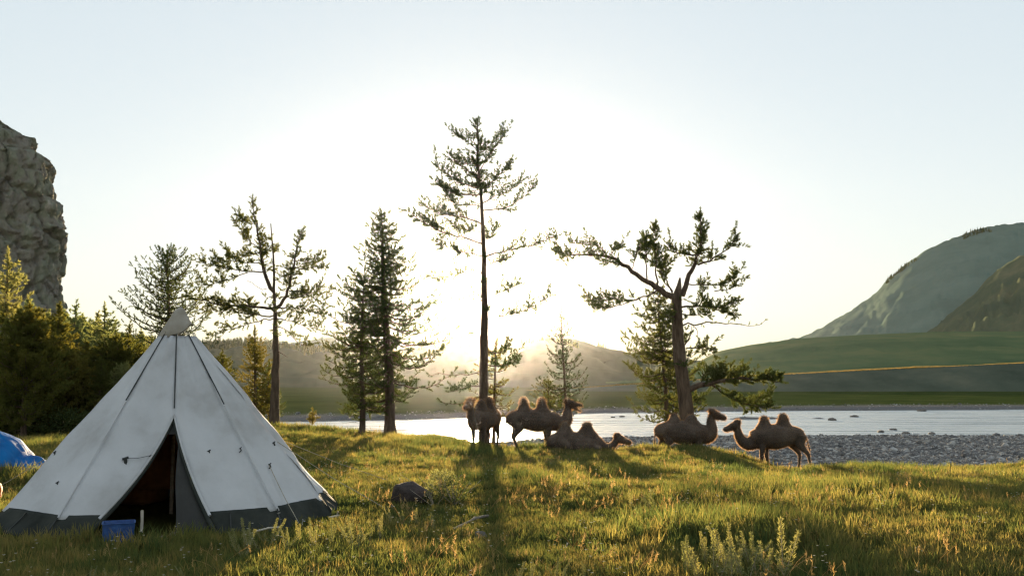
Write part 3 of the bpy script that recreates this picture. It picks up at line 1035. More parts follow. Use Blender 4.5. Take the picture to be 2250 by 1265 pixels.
# --- tallest tree, in front of the sun
b4 = tree_base(1062, 43.0)
T4 = hand_tree(b4, [(1062, 985), (1063, 800), (1065, 640), (1062, 520), (1056, 421), (1050, 354), (1049, 270)],
               [0.26, 0.21, 0.19, 0.17, 0.14, 0.10, 0.07, 0.045, 0.02],
               [dict(p=[(1058, 440), (1052, 390), (1050, 354), (1049, 310), (1049, 268)], r=0.05, d=0.0, n=38, t0=0.05, k=1.2)],
               [dict(p=[(1056, 426), (1009, 433), (973, 421), (955, 408)]),
                dict(p=[(1053, 412), (1013, 403), (982, 385), (961, 369)]),
                dict(p=[(1055, 453), (1004, 448), (968, 430)], r=0.03, tw=0.3),
                dict(p=[(1058, 493), (1018, 475), (964, 471), (928, 448)], r=0.05),
                dict(p=[(1061, 536), (1009, 520), (964, 511), (928, 489), (892, 469)], r=0.055),
                dict(p=[(1062, 563), (1022, 557), (982, 548), (959, 538)], r=0.04),
                dict(p=[(1061, 510), (1020, 505), (990, 492)], r=0.03),
                dict(p=[(1049, 330), (1018, 309), (1000, 293)], r=0.025, tw=0.35),
                dict(p=[(1050, 363), (1009, 358), (982, 347)], r=0.03, tw=0.35),
                dict(p=[(1049, 385), (1026, 376), (995, 354)], r=0.03, tw=0.35),
                dict(p=[(1058, 417), (1094, 390), (1126, 354)], r=0.04),
                dict(p=[(1056, 448), (1094, 430), (1130, 412), (1144, 399)], r=0.04, tw=0.35),
                dict(p=[(1061, 462), (1108, 460), (1144, 439), (1176, 408)], r=0.04, tw=0.3),
                dict(p=[(1054, 376), (1081, 340), (1108, 309)], r=0.03, tw=0.35),
                dict(p=[(1051, 340), (1076, 318), (1092, 299)], r=0.025, tw=0.3),
                dict(p=[(1063, 532), (1076, 520), (1094, 493)], r=0.03, tw=0.4),
                dict(p=[(1066, 563), (1112, 552), (1167, 541), (1194, 530), (1227, 520)], r=0.05, tw=0.3),
                dict(p=[(1066, 582), (1100, 575), (1126, 568)], r=0.03, tw=0.3),
                dict(p=[(1066, 650), (1110, 637), (1149, 618)], r=0.03, tw=0.3),
                dict(p=[(1066, 700), (1130, 692), (1176, 674), (1212, 651)], r=0.035, tw=0.35),
                dict(p=[(1064, 600), (1030, 596), (990, 612), (968, 620)], r=0.03, tw=0.3),
                dict(p=[(1064, 660), (1010, 655), (960, 668)], r=0.03, tw=0.25),
                dict(p=[(1064, 720), (1010, 740), (975, 735)], r=0.03, tw=0.25),
                dict(p=[(1062, 815), (1010, 825), (970, 820), (938, 824)], r=0.03, tw=0.26, sp=0.2),
                dict(p=[(1062, 868), (1020, 884), (985, 888), (966, 878)], r=0.03, tw=0.26, sp=0.2),
                dict(p=[(1062, 845), (1020, 850), (990, 862)], r=0.035, tw=0.4),
                dict(p=[(1064, 800), (1110, 805), (1135, 792)], r=0.035, tw=0.4),
                dict(p=[(1064, 770), (1100, 778), (1118, 765)], r=0.03, tw=0.35)],
               44, extra=12, dens=50)
place_tree('larch_tree', T4, b4, 'tallest larch, rising in front of the sun at the middle')

# --- old broken-topped tree
b6 = tree_base(1507, 41.8)
T6 = hand_tree(b6, [(1507, 1000), (1509, 920), (1505, 869), (1498, 823), (1491, 766), (1489, 709), (1487, 663), (1489, 640), (1492, 624), (1494, 610)],
               [0.36, 0.31, 0.30, 0.31, 0.29, 0.27, 0.26, 0.24, 0.22, 0.2, 0.03],
               [dict(p=[(1499, 650), (1511, 618), (1513, 596), (1533, 580), (1539, 549), (1545, 509), (1544, 464)], r=0.12, d=0.5, t0=0.45, n=46, k=0.95),
                dict(p=[(1443, 631), (1442, 583), (1441, 536), (1441, 492)], r=0.05, d=0.4, t0=0.3, n=34, k=0.8),
                dict(p=[(1422, 616), (1419, 574), (1417, 551), (1413, 522)], r=0.04, d=-0.4, t0=0.4, n=22, k=0.7)],
               [dict(p=[(1484, 656), (1444, 631), (1410, 608), (1376, 581), (1341, 559), (1315, 558), (1277, 554), (1239, 555), (1222, 549)], r=0.15, r1=0.012, t0=0.45, tw=0.42, d=0.8),
                dict(p=[(1341, 559), (1352, 545), (1367, 541)], r=0.03, d=0.3),
                dict(p=[(1376, 581), (1360, 580), (1343, 575), (1325, 582)], r=0.03, tw=0.3, d=-0.3),
                dict(p=[(1330, 557), (1320, 538), (1300, 535), (1272, 530), (1258, 532)], r=0.03, tw=0.35, d=0.4),
                dict(p=[(1390, 590), (1395, 560), (1400, 540)], r=0.025, tw=0.3),
                dict(p=[(1444, 638), (1406, 655), (1364, 671), (1334, 676), (1305, 679)], r=0.05, t0=0.6, tw=0.3, d=-0.6),
                dict(p=[(1406, 655), (1375, 660), (1340, 655), (1312, 655)], r=0.03, t0=0.1, tw=0.45, sp=0.08, d=-0.6),
                dict(p=[(1340, 657), (1310, 662), (1292, 650)], r=0.02, tw=0.3),
                dict(p=[(1533, 582), (1556, 576), (1576, 561), (1600, 543), (1602, 535)], r=0.06, sp=0.09, tw=0.5),
                dict(p=[(1535, 560), (1509, 559), (1479, 553), (1470, 545)], r=0.05, sp=0.07, tw=0.5, dens=70),
                dict(p=[(1480, 648), (1465, 620), (1456, 605), (1452, 590)], r=0.05, t0=0.4),
                dict(p=[(1478, 640), (1462, 608), (1470, 580), (1482, 568)], r=0.04, t0=0.4),
                dict(p=[(1511, 624), (1541, 626), (1578, 626), (1608, 618), (1624, 602)], r=0.035, tw=0.35),
                dict(p=[(1570, 640), (1590, 637), (1608, 634), (1622, 618)], r=0.03, tw=0.4, sp=0.09),
                dict(p=[(1497, 675), (1529, 669), (1568, 675), (1598, 687), (1618, 689)], r=0.06, tw=0.55, sp=0.07, dens=80),
                dict(p=[(1540, 668), (1545, 640), (1541, 622)], r=0.03, tw=0.35),
                dict(p=[(1568, 675), (1590, 672), (1614, 665)], r=0.02, tw=0.3),
                dict(p=[(1500, 690), (1520, 695), (1535, 690), (1548, 700)], r=0.04, tw=0.45, sp=0.09),
                dict(p=[(1500, 715), (1546, 709), (1592, 711), (1626, 714), (1656, 720), (1677, 706)], r=0.045, tw=0.25, sp=0.28, dens=30),
                dict(p=[(1505, 757), (1519, 732), (1523, 718), (1526, 712)], r=0.04, tw=0),
                dict(p=[(1522, 716), (1536, 722), (1540, 735)], r=0.025, tw=0),
                dict(p=[(1508, 764), (1528, 768), (1551, 764), (1569, 787)], r=0.04, tw=0.4),
                dict(p=[(1510, 782), (1522, 783)], r=0.04, tw=0),
                dict(p=[(1512, 857), (1535, 846), (1569, 839), (1615, 830), (1661, 833), (1698, 837)], r=0.14, r1=0.015, t0=0.2, tw=0.75, sp=0.06, dens=80, d=-1.0),
                dict(p=[(1565, 846), (1592, 865), (1626, 885), (1661, 894), (1688, 894)], r=0.06, tw=0.6, sp=0.07, dens=80, d=-0.8),
                dict(p=[(1569, 839), (1580, 820), (1588, 806)], r=0.04, tw=0.6, sp=0.07, dens=80, d=-0.3),
                dict(p=[(1600, 832), (1625, 815), (1640, 812)], r=0.04, tw=0.5, sp=0.08, dens=80, d=0.3),
                dict(p=[(1540, 846), (1545, 825), (1560, 815)], r=0.03, tw=0.5, sp=0.09, d=0.5),
                dict(p=[(1640, 890), (1670, 880), (1697, 868)], r=0.03, tw=0.5, sp=0.08, dens=80),
                dict(p=[(1488, 690), (1470, 700), (1455, 690)], r=0.035, tw=0.4),
                dict(p=[(1512, 880), (1535, 885), (1545, 880)], r=0.03, tw=0.4)],
               66, extra=10, dens=60, ex_len=(0.35, 0.9))
place_tree('old_larch_tree', T6, b6, 'gnarled old larch with a thick broken-off trunk and sprawling limbs')


def auto_tree(name, px, Y, top_py, prof_px, seed, label, mat='needle', zc_px=None, rb=0.12, lean_px=0, group=None, width=0.024, **kw):
    base = tree_base(px, Y)
    H = P(px, top_py, Y)[2] - base[2]
    ppm = FPX / Y
    T = Tree(seed)
    prof = [(min(1, max(0, (P(px, y, Y)[2] - base[2]) / H)), w / ppm) for y, w in prof_px]
    prof.sort()
    zc = (P(px, zc_px, Y)[2] - base[2]) if zc_px else 0.15 * H
    T.conifer(H, rb, prof, zc, lean=(lean_px / ppm, 0), **kw)
    return place_tree(name, T, base, label, group, mat, width=width)


auto_tree('spruce_tree', 860, 42.5, 466, [(466, 8), (500, 22), (540, 34), (580, 48), (620, 66), (680, 100), (740, 122), (800, 125), (850, 115), (905, 75)], 31,
          'dense dark conifer standing between the tent and the sun', zc_px=900, rb=0.24, lean_px=-27, spacing=0.30, per=6, sp=0.15, tw=0.55, dens=52, gaps=0.2, droop=0.3, tipup=0.3, depth=0, nl=0.09, jit=0.35, thin=lambda a, f: math.cos(a) > 0.45 and 0.12 < f < 0.36)
auto_tree('spruce_tree', 797, 42.0, 600, [(600, 10), (640, 36), (700, 62), (760, 76), (820, 84), (860, 84), (900, 55), (930, 30)], 32,
          'slim conifer tucked against the left of the dense dark conifer', zc_px=915, rb=0.13, spacing=0.30, per=5, sp=0.16, tw=0.45, dens=42, nl=0.09, gaps=0.25, jit=0.4)
auto_tree('larch_tree', 372, 50.0, 547, [(547, 8), (580, 38), (620, 62), (660, 72), (700, 95), (740, 100), (800, 60)], 33,
          'round-topped larch rising directly behind the tent top', zc_px=760, rb=0.16, lean_px=-8, spacing=0.34, per=5, sp=0.17, tw=0.42, dens=45, up=0.35, droop=0.15, tipup=0.3, gaps=0.15)
auto_tree('spruce_tree', 562, 52.0, 722, [(722, 4), (770, 20), (830, 34), (880, 40), (910, 36)], 34,
          'small narrow conifer between the tent and the forked larch', zc_px=905, rb=0.10, spacing=0.22, per=5, sp=0.13, tw=0.35, dens=55, mat='needle_gold')
auto_tree('spruce_tree', 594, 53.0, 800, [(800, 4), (840, 22), (900, 30)], 35,
          'low conifer close behind the forked larch trunk', zc_px=915, rb=0.08, spacing=0.22, per=5, sp=0.13, tw=0.35, dens=55)
auto_tree('young_larch_tree', 492, 50.0, 778, [(778, 6), (810, 22), (860, 30), (910, 30)], 36,
          'golden young larch peeping past the right edge of the tent', mat='needle_gold', zc_px=900, rb=0.07, spacing=0.2, per=5, sp=0.13, tw=0.35, dens=60)
auto_tree('young_larch_tree', 1243, 44.5, 684, [(684, 3), (730, 18), (780, 30), (830, 44), (860, 52), (900, 50)], 37,
          'thin young larch behind the humps of the bellowing camel', zc_px=905, rb=0.09, lean_px=-8, spacing=0.36, per=5, sp=0.16, tw=0.26, dens=26, up=0.15, droop=0.3, tipup=0.45)
auto_tree('young_larch_tree', 1204, 45.5, 838, [(838, 6), (860, 28), (890, 34), (930, 20)], 39,
          'low bushy larch just left of the thin young larch', zc_px=935, rb=0.07, spacing=0.26, per=4, sp=0.17, tw=0.3, dens=28, mat='needle_gold')
auto_tree('young_larch_tree', 1087, 44.0, 752, [(752, 6), (790, 28), (840, 42), (890, 50), (930, 40)], 38,
          'small leafy larch just right of the tallest larch trunk', zc_px=930, rb=0.10, spacing=0.34, per=4, sp=0.2, tw=0.3, dens=26, mat='needle_gold', gaps=0.25)
auto_tree('spruce_tree', 1467, 44.0, 632, [(632, 10), (680, 40), (730, 58), (770, 86), (800, 96), (830, 70), (860, 66), (900, 84), (925, 90)], 40,
          'bushy conifer close behind the left of the gnarled larch', zc_px=912, rb=0.13, lean_px=-20, spacing=0.33, per=5, sp=0.15, tw=0.5, dens=60, gaps=0.2, droop=0.35, tipup=0.35, nl=0.10)
auto_tree('sapling_tree', 690, 46.0, 905, [(905, 4), (918, 14), (935, 8)], 41,
          'tiny sapling at the water edge right of the forked larch', zc_px=930, rb=0.02, spacing=0.13, per=4, sp=0.1, tw=0.2, dens=60, dead=0, mat='needle_gold')

# --- forest at the left: four kinds of tree, each copy an object of its own
forest_kinds = []
for s_, (H, prof, kw) in enumerate([
        (6.0, [(0.1, 1.5), (0.35, 1.35), (0.7, 0.8), (1, 0.1)], dict(spacing=0.24, per=6, sp=0.13, tw=0.5, dens=60, gaps=0.12, depth=0, nl=0.11)),
        (6.5, [(0.1, 1.2), (0.3, 1.25), (0.65, 0.75), (1, 0.08)], dict(spacing=0.26, per=6, sp=0.13, tw=0.45, dens=60, up=0.1, nl=0.11)),
        (6.0, [(0.1, 1.0), (0.3, 1.15), (0.6, 0.8), (0.8, 0.5), (1, 0.08)], dict(spacing=0.3, per=5, sp=0.15, tw=0.4, dens=45, gaps=0.25, up=0.2, nl=0.10)),
        (5.0, [(0.1, 1.6), (0.4, 1.5), (0.75, 0.9), (1, 0.2)], dict(spacing=0.24, per=6, sp=0.12, tw=0.55, dens=65, up=0.25, droop=0.15, nl=0.12))]):
    T = Tree(100 + s_)
    T.conifer(H, 0.11, prof, 0.7, **kw)
    forest_kinds.append((H, T.meshes(0.034)))
# px, distance, top py, kind, gold, label
forest = [
    (62, 44, 678, 3, 1, 'pale green leafy tree in front of the forest with a bare trunk'),
    (10, 50, 560, 2, 0, 'tall dark larch at the far left edge of the forest'),
    (-30, 56, 640, 1, 0, None),
    (130, 50, 672, 1, 1, 'narrow conifer standing right below the cliff edge'),
    (165, 53, 668, 2, 0, 'loose-branched forest conifer against the sky beside the cliff'),
    (105, 56, 690, 0, 0, None), (190, 48, 752, 0, 1, None), (215, 56, 690, 1, 0, None),
    (228, 51, 674, 2, 0, 'thin spindly conifer topping the forest left of the tent'),
    (255, 49, 742, 3, 1, None), (285, 52, 712, 2, 1, 'open-branched conifer at the right end of the forest'),
    (310, 50, 760, 0, 1, None), (335, 53, 745, 1, 0, None), (150, 46.5, 770, 3, 1, None), (100, 47.5, 760, 0, 0, None),
    (225, 46.5, 790, 1, 1, None), (280, 47.5, 800, 3, 0, None), (30, 52, 690, 1, 0, None), (60, 60, 660, 0, 0, None),
    (140, 61, 690, 0, 0, None), (250, 60, 715, 1, 0, None), (180, 60, 700, 3, 0, None), (310, 58, 730, 0, 0, None), (5, 45.5, 770, 0, 1, None),
]
ORD = ['first', 'second', 'third', 'fourth', 'fifth', 'sixth', 'seventh', 'eighth', 'ninth', 'tenth', 'eleventh', 'twelfth']


def row_label(px, Y):
    lo, hi, nm = [r for r in ((0, 49.5, 'front'), (49.5, 55, 'middle'), (55, 99, 'back')) if r[0] <= Y < r[1]][0]
    row = sorted(f[0] for f in forest if lo <= f[1] < hi)
    return 'conifer in the %s row of the forest, %s of that row from the left edge' % (nm, ORD[row.index(px)])


for i, (px, Y, ty, k, gold, lab) in enumerate(forest):
    b = tree_base(px, Y)
    H = P(px, ty, Y)[2] - b[2]
    H0, (tm, cm) = forest_kinds[k]
    if len(tm.materials) == 0:
        tm.materials.append(M['bark'])
    mesh_c = cm
    root = empty('forest_tree', b, random.uniform(0, 6.28))
    f = H / H0
    root.scale = (f * random.uniform(0.92, 1.12),) * 2 + (f,)
    link('trunk', tm, M['bark'], root)
    if len(cm.materials) == 0:
        cm.materials.append(M['needle'])
    co = link('crown', cm, None, root)
    co.material_slots[0].link = 'OBJECT'
    co.material_slots[0].material = M['needle_gold' if gold else 'needle_forest_lifted']
    tag(root, lab or row_label(px, Y), 'tree', 'trees of the forest left of the tent')
# undergrowth mass below the forest
ug = []
for k in range(420):
    px = random.uniform(-120, 360)
    Y = random.uniform(44.8, 58)
    X = (px - 1125) / FPX * Y
    ug.append((X, Y, gz(X, Y)))
ug = np.array(ug)


def bush_mesh(seed, n=260, h=1.0, r=0.6, L=0.14, w=0.05):
    rg = np.random.default_rng(seed)
    d = rg.normal(size=(n, 3))
    d /= np.linalg.norm(d, axis=1)[:, None]
    p = d * rg.uniform(0.35, 1, n)[:, None] ** 0.6 * np.array([r, r, h * 0.5]) + np.array([0, 0, h * 0.45])
    nd = d + rg.normal(size=(n, 3)) * 0.6 + np.array([0, 0, 0.3])
    nd /= np.linalg.norm(nd, axis=1)[:, None]
    s = np.cross(nd, rg.normal(size=(n, 3)))
    s /= np.linalg.norm(s, axis=1)[:, None]
    LL = L * rg.uniform(0.6, 1.3, n)
    V = np.stack([p - s * w / 2, p + s * w / 2, p + nd * LL[:, None]], 1).reshape(-1, 3)
    return mesh_np('bush', V, [np.arange(3 * n).reshape(n, 3)])


sz = RNG.uniform(0.8, 1.7, len(ug))
scatter('undergrowth', ug, np.stack([0 * sz, 0 * sz, RNG.uniform(0, 6.28, len(ug))], -1), np.stack([sz, sz, sz * 0.9], -1), RNG.integers(0, 3, len(ug)),
        [(bush_mesh(i), M['needle']) for i in range(3)], 'dark tangled undergrowth below the forest trees')

# ------------------------------------------------------------------ tent
TY = 14.5
TX = (388 - 1125) / FPX * TY
TZ = gz(TX, TY)
TROT = math.atan2(-TX, TY)
tent = empty('tent', (TX, TY, TZ - 0.02), TROT)
tag(tent, 'large white canvas tipi tent with dark skirt and open door', 'tent')
TH, TR, TT = 2.56, 2.42, 0.26
NS = 10
ZSK = 0.26
ZD = 1.46


def t_rad(z):
    return TR + (TT - TR) * z / TH


def seam_angle(i):
    return R({2: 66.0, 3: 91.0, 4: 136.0}.get(i, i * 360.0 / NS))


def t_pt(u, z, out=0.0):
    """u in seam numbers from the door seam (0), positive to the right; flat panels between seams, hanging in a little"""
    i = math.floor(u)
    f = u - i
    a0 = -math.pi / 2 + seam_angle(i)
    a1 = -math.pi / 2 + seam_angle(i + 1)
    r = t_rad(z)
    sag = 4 * f * (1 - f)
    zz = z / TH
    r_in = 0.08 * sag * math.sin(min(1, zz * 1.05) * math.pi) - out
    x = (math.cos(a0) * (1 - f) + math.cos(a1) * f)
    y = (math.sin(a0) * (1 - f) + math.sin(a1) * f)
    s = (r - r_in)
    return np.array([x * s, y * s, z])


def d_edge(z, side):
    """door edge as share of the front panel"""
    if z >= ZD:
        return 0.0
    b = 0.76 if side < 0 else 0.42
    return b * (1 - z / ZD) ** 0.95


def cloth_grid(fn, nu, nz, thick=0.006):
    G = np.array([[fn(a, c) for a in np.linspace(0, 1, nu)] for c in np.linspace(0, 1, nz)])
    return G


def panel_obj(name, i, z0, z1, mat, nz, nu=10, skirt=False):
    def fn(a, c):
        z = z0 + (z1 - z0) * c
        lo, hi = 0.0, 1.0
        if i == 0:
            lo = d_edge(z, 1)
        if i == -1:
            hi = 1 - d_edge(z, -1)
        u = i + lo + (hi - lo) * min(max(a, 0.0), 0.9999)
        zz = z
        out = 0.030 * float(vnoise(u * 4.1, z * 1.9, 0.0, 5)) + 0.015 * float(vnoise(u * 15, z * 0.8, 0.0, 17)) + 0.006 * float(vnoise(u * 9 + z * 6, z * 3 - u * 4, 0.0, 7)) + 0.004 * float(vnoise(u * 19, z * 7, 0.0, 6))
        if i in (2, 3):                       # the lee side bellies out
            f_ = u - math.floor(u)
            out += (0.03 if i == 2 else 0.0) * math.sin(math.pi * f_) * math.sin(math.pi * min(1.0, max(0.0, (z / TH)) ** 0.8)) + 0.03 * float(vnoise(u * 7, z * 4, 0.0, 15))
        if skirt:
            k = 1 - c
            out += 0.05 * k * k + 0.02 * k * float(vnoise(u * 9, 0.0, 0.0, 8)) - 0.01
        else:
            # bottom hem of the white cloth hangs in a shallow curve between the seams
            f = u - math.floor(u)
            zz = z - (1 - c) ** 6 * 0.05 * 4 * f * (1 - f)
        p = t_pt(u, z, out)
        p[2] = zz
        return p
    G = cloth_grid(fn, nu, nz)
    b = MB()
    b.grid(G)
    o = b.build(name, mat, tent, smooth=True)
    md = o.modifiers.new('cloth', 'SOLIDIFY')
    md.thickness = 0.006
    md.offset = -1
    return o


canv, skrt = {}, {}
for i in range(-NS // 2, NS // 2):
    canv[i] = panel_obj('canvas_panel', i, ZSK - 0.02, TH, M['canvas'], 34, 12)
    skrt[i] = panel_obj('skirt_panel', i, 0.0, ZSK + 0.02, M['skirt'], 8, 14, True)


def surf_line(u0, z0, u1, z1, out, n=14):
    return np.array([t_pt(u0 + (u1 - u0) * k / (n - 1), z0 + (z1 - z0) * k / (n - 1), out) for k in range(n)])


def tube_part(name, pts, r, mat, parent=tent, seg=6):
    b = MB()
    b.tube(pts, r, seg)
    return b.build(name, mat, parent, smooth=True)


# dark zips on the upper seams, thin piping on the lower
for u, zlo in ((0.0, ZD + 0.10), (-1.0, 1.66), (1.0, 1.60)):
    tube_part('zip', surf_line(u, zlo, u, TH + 0.02, 0.036), 0.009, M['zip'], canv[math.floor(u)])
    if u != 0:
        tube_part('seam', surf_line(u, ZSK, u, zlo - 0.02, 0.022, 20), 0.005, M['canvas'], canv[math.floor(u)])
# rolled door edges
for side in (-1, 1):
    pts = np.array([t_pt(side * max(d_edge(z, side), 1e-4) if side > 0 else -max(d_edge(z, side), 1e-4), z, 0.016) for z in np.linspace(ZSK - 0.02, ZD, 26)])
    tube_part('door_edge', pts, np.linspace(0.022, 0.010, 26), M['canvas'])
    pts2 = np.array([t_pt(side * max(d_edge(z, side) - 0.03, 1e-4), z, -0.012) for z in np.linspace(0.02, ZD - 0.05, 26)])
    tube_part('door_lining', pts2, np.linspace(0.034, 0.010, 26), M['skirt'])
# grey inner flap closing the right part of the door
fl = MB()
Gf = []
for z in np.linspace(0.0, ZD - 0.10, 22):
    row = []
    zz = z / ZD
    xl = 0.05 + 0.01 * math.sin(z * 7)
    er = t_pt(max(d_edge(z, 1), 1e-4), z, -0.03)
    for a in np.linspace(0, 1, 9):
        x = xl * (1 - a) * 1.0 + er[0] * a if er[0] > xl else er[0]
        y = (-(t_rad(z)) + 0.07) * (1 - a) + er[1] * a + 0.03 * math.sin(a * 9 + z * 3) * (1 - zz)
        row.append((x, y, z))
    Gf.append(row)
fl.grid(np.array(Gf))
fo = fl.build('door_flap', M['flap'], tent, smooth=True)
# triangular net and dark lining at the door peak
pk = MB()
pk.add([t_pt(-0.0001, ZD, -0.03), t_pt(-d_edge(1.2, -1) * 0.9, 1.22, -0.03), t_pt(max(1e-4, d_edge(1.2, 1) * 0.9), 1.22, -0.03)], f3=[[0, 1, 2]])
pk.build('door_peak', M['flap'], tent)
# vent cap
cp = MB()
rows_ = []
for k, (r, z) in enumerate([(0.012, 0.40), (0.06, 0.36), (0.10, 0.28), (0.15, 0.19), (0.21, 0.09), (0.265, 0.0)]):
    ring = []
    for t in np.linspace(0, 2 * np.pi, 28, endpoint=False):
        rr = r * (1 + 0.07 * math.sin(3 * t + k) + 0.05 * math.sin(7 * t + 2 * k))
        x = rr * math.cos(t)
        zc_ = z + 0.045 + 0.16 * (x / 0.27) * (r / 0.27) - 0.02 * math.cos(5 * t) * (k / 5)
        ring.append((x * (1.12 if x < 0 else 0.9) + 0.05 * (1 - r / 0.27), rr * math.sin(t), TH - 0.02 + zc_))
    rows_.append(ring)
cp.grid(np.array(rows_), wrap=True)
co = cp.build('vent_cap', M['cap'], tent, smooth=True)
md = co.modifiers.new('cloth', 'SOLIDIFY')
md.thickness = 0.006
# centre pole
tube_part('centre_pole', [(0.0, 0, 0), (0.0, 0, 1.4), (0.02, 0, TH + 0.30)], 0.028, M['wood'], seg=10)
tube_part('cap_strap', [t_pt(0.001, TH - 0.02, 0.01), (0.03, -0.16, TH + 0.07), (0.05, -0.1, TH + 0.16)], 0.012, M['wood_pale'])
for u in (-1.0, 1.0, 2.0, -2.0, 3.0, -3.0, 4.0):
    p = t_pt(u, TH - 0.02, 0.0)
    tube_part('cap_line', [p, p * np.array([0.9, 0.9, 1]) + np.array([0, 0, 0.08])], 0.006, M['rope'])
# toggles and loops on the cloth
for (u, z, s) in [(-2.3, 0.98, 1), (-1.95, 0.97, 1), (-0.62, 0.93, 2.0), (-0.30, 0.96, 0.8), (0.50, 1.0, 1.1), (0.93, 1.02, 0.8), (-1.45, 0.62, 1), (1.45, 0.78, 1), (1.9, 1.05, 1)]:
    p = t_pt(u, z, 0.03)
    b = MB()
    b.tube([p, p + np.array([0.012, -0.01, -0.04 * s]), p + np.array([-0.02 * s, -0.012, -0.075 * s])], [0.010 * s, 0.013 * s, 0.005], 5)
    b.tube([p + np.array([0.02 * s, 0, 0.012]), p + np.array([-0.018 * s, -0.005, -0.012])], 0.008 * s, 5)
    b.build('toggle', M['zip'], canv[math.floor(u)])
pA, pB = t_pt(-0.60, 0.93, 0.02), t_pt(-0.31, 0.96, 0.02)
tube_part('toggle_cord', [pA, (pA + pB) / 2 - np.array([0, 0, 0.015]), pB], 0.003, M['zip'])
# skirt straps
for u in (-1.0, -1.55, -2.0, 1.0, 0.55, 2.0):
    tube_part('skirt_strap', surf_line(u, ZSK, u - 0.05, 0.02, 0.03, 6), 0.009, M['zip'], skrt[math.floor(u)])
# guy lines and pegs (tent space)
Ti = Matrix.Rotation(-TROT, 4, 'Z') @ Matrix.Translation((-TX, -TY, -(TZ - 0.02)))


def tl(X, Y, z=None):
    v = Ti @ Vector((X, Y, gz(X, Y) if z is None else z))
    return np.array(v)


for (u, z, X, Y) in [(1.45, 0.78, -2.75, 13.2), (2.0, 1.05, -1.75, 14.6), (-2.3, 0.98, -8.3, 15.2), (-3.0, 1.6, -8.9, 19.0), (3.2, 1.1, -2.0, 17.8)]:
    a = t_pt(u, z, 0.01)
    e = tl(X, Y)
    mid = (a + e) / 2 - np.array([0, 0, 0.03])
    tube_part('guy_line', [a, mid, e], 0.005, M['rope'], seg=5)
    b = MB()
    b.tube([e + np.array([0, 0, -0.08]), e + np.array([0.02, -0.01, 0.10])], [0.006, 0.009], 6)
    b.tube([e + np.array([0.02, -0.01, 0.08]), e + np.array([0.05, -0.01, 0.07])], 0.006, 5)
    b.build('peg', M['steel'], tent)
# bright pegged corner at the right foot of the tent
pc = t_pt(1.75, 0.02, 0.06)
b = MB()
b.tube([pc, pc + np.array([0.10, -0.02, 0.02]), pc + np.array([0.16, -0.03, 0.05])], [0.03, 0.035, 0.012], 7)
b.tube([pc + np.array([0.10, 0, -0.05]), pc + np.array([0.14, -0.02, 0.10])], 0.010, 6)
b.build('corner_peg', M['wood_pale'], tent)

# things inside and before the tent
def at_tent(x, y, z=None):
    v = Matrix.Rotation(TROT, 4, 'Z') @ Vector((x, y, 0)) + Vector((TX, TY, 0))
    return (v.x, v.y, gz(v.x, v.y) if z is None else z)


def lumpy(name, lo, hi, mat, loc, rz, seed, amp=0.05, sub=3, parent=None):
    bm = bmesh.new()
    bmesh.ops.create_cube(bm, size=1)
    bmesh.ops.subdivide_edges(bm, edges=bm.edges[:], cuts=5, use_grid_fill=True)
    co = np.array([v.co[:] for v in bm.verts])
    nrm = co / (np.linalg.norm(co, axis=1)[:, None])
    p4 = (np.abs(co * 2) ** 5).sum(1) ** (1 / 5)
    co = co / p4[:, None]
    co = co * (1 + amp * fbm(co[:, 0] * 3, co[:, 1] * 3, co[:, 2] * 3, 3, seed)[:, None])
    co = (co + 0.5) * (np.array(hi) - np.array(lo)) + np.array(lo)
    for v, c in zip(bm.verts, co):
        v.co = c
    me = bpy.data.meshes.new(name)
    bm.to_mesh(me)
    bm.free()
    for p in me.polygons:
        p.use_smooth = True
    o = link(name, me, mat, parent, loc)
    o.rotation_euler = (0, 0, rz)
    return o


tag(lumpy('duffel_bag', (-0.45, -0.25, 0), (0.45, 0.25, 0.42), M['brown_cloth'], at_tent(0.55, 0.9), 0.4, 3), 'dark brown bag heaped at the back inside the tent', 'bag')
tag(lumpy('bedding_roll', (-0.5, -0.3, 0), (0.5, 0.3, 0.5), M['rust_cloth'], at_tent(-0.55, 1.1), -0.3, 4), 'rust brown bundle of bedding inside the tent at the left', 'bedding')
bl = MB()
Gb = np.array([[(-0.75 + 1.3 * a + 0.02 * math.sin(9 * c), 0.55 + 0.06 * math.sin(a * 14 + c) + 0.05 * c, 0.35 + 0.95 * c - 0.06 * math.sin(a * math.pi)) for a in np.linspace(0, 1, 26)] for c in np.linspace(0, 1, 10)])
bl.grid(Gb)
hb = bl.build('hanging_blanket', M['rust_cloth'], smooth=True)
hb.location = at_tent(0, 0)
hb.rotation_euler = (0, 0, TROT)
hb.modifiers.new('cloth', 'SOLIDIFY').thickness = 0.01
tag(hb, 'rust brown blanket hanging inside the tent behind the door', 'blanket')
b = MB()
b.tube([(0, 0, -0.02), (0.004, 0, 0.12), (0, 0, 0.25), (0, 0, 0.26)], [0.022, 0.02, 0.021, 0.012], 8)
st = b.build('stake', M['wood_pale'], smooth=True)
st.location = at_tent(-0.35, -1.62)
st.location.z += 0.02
tag(st, 'short pale wooden stake standing in the tent doorway', 'stake')

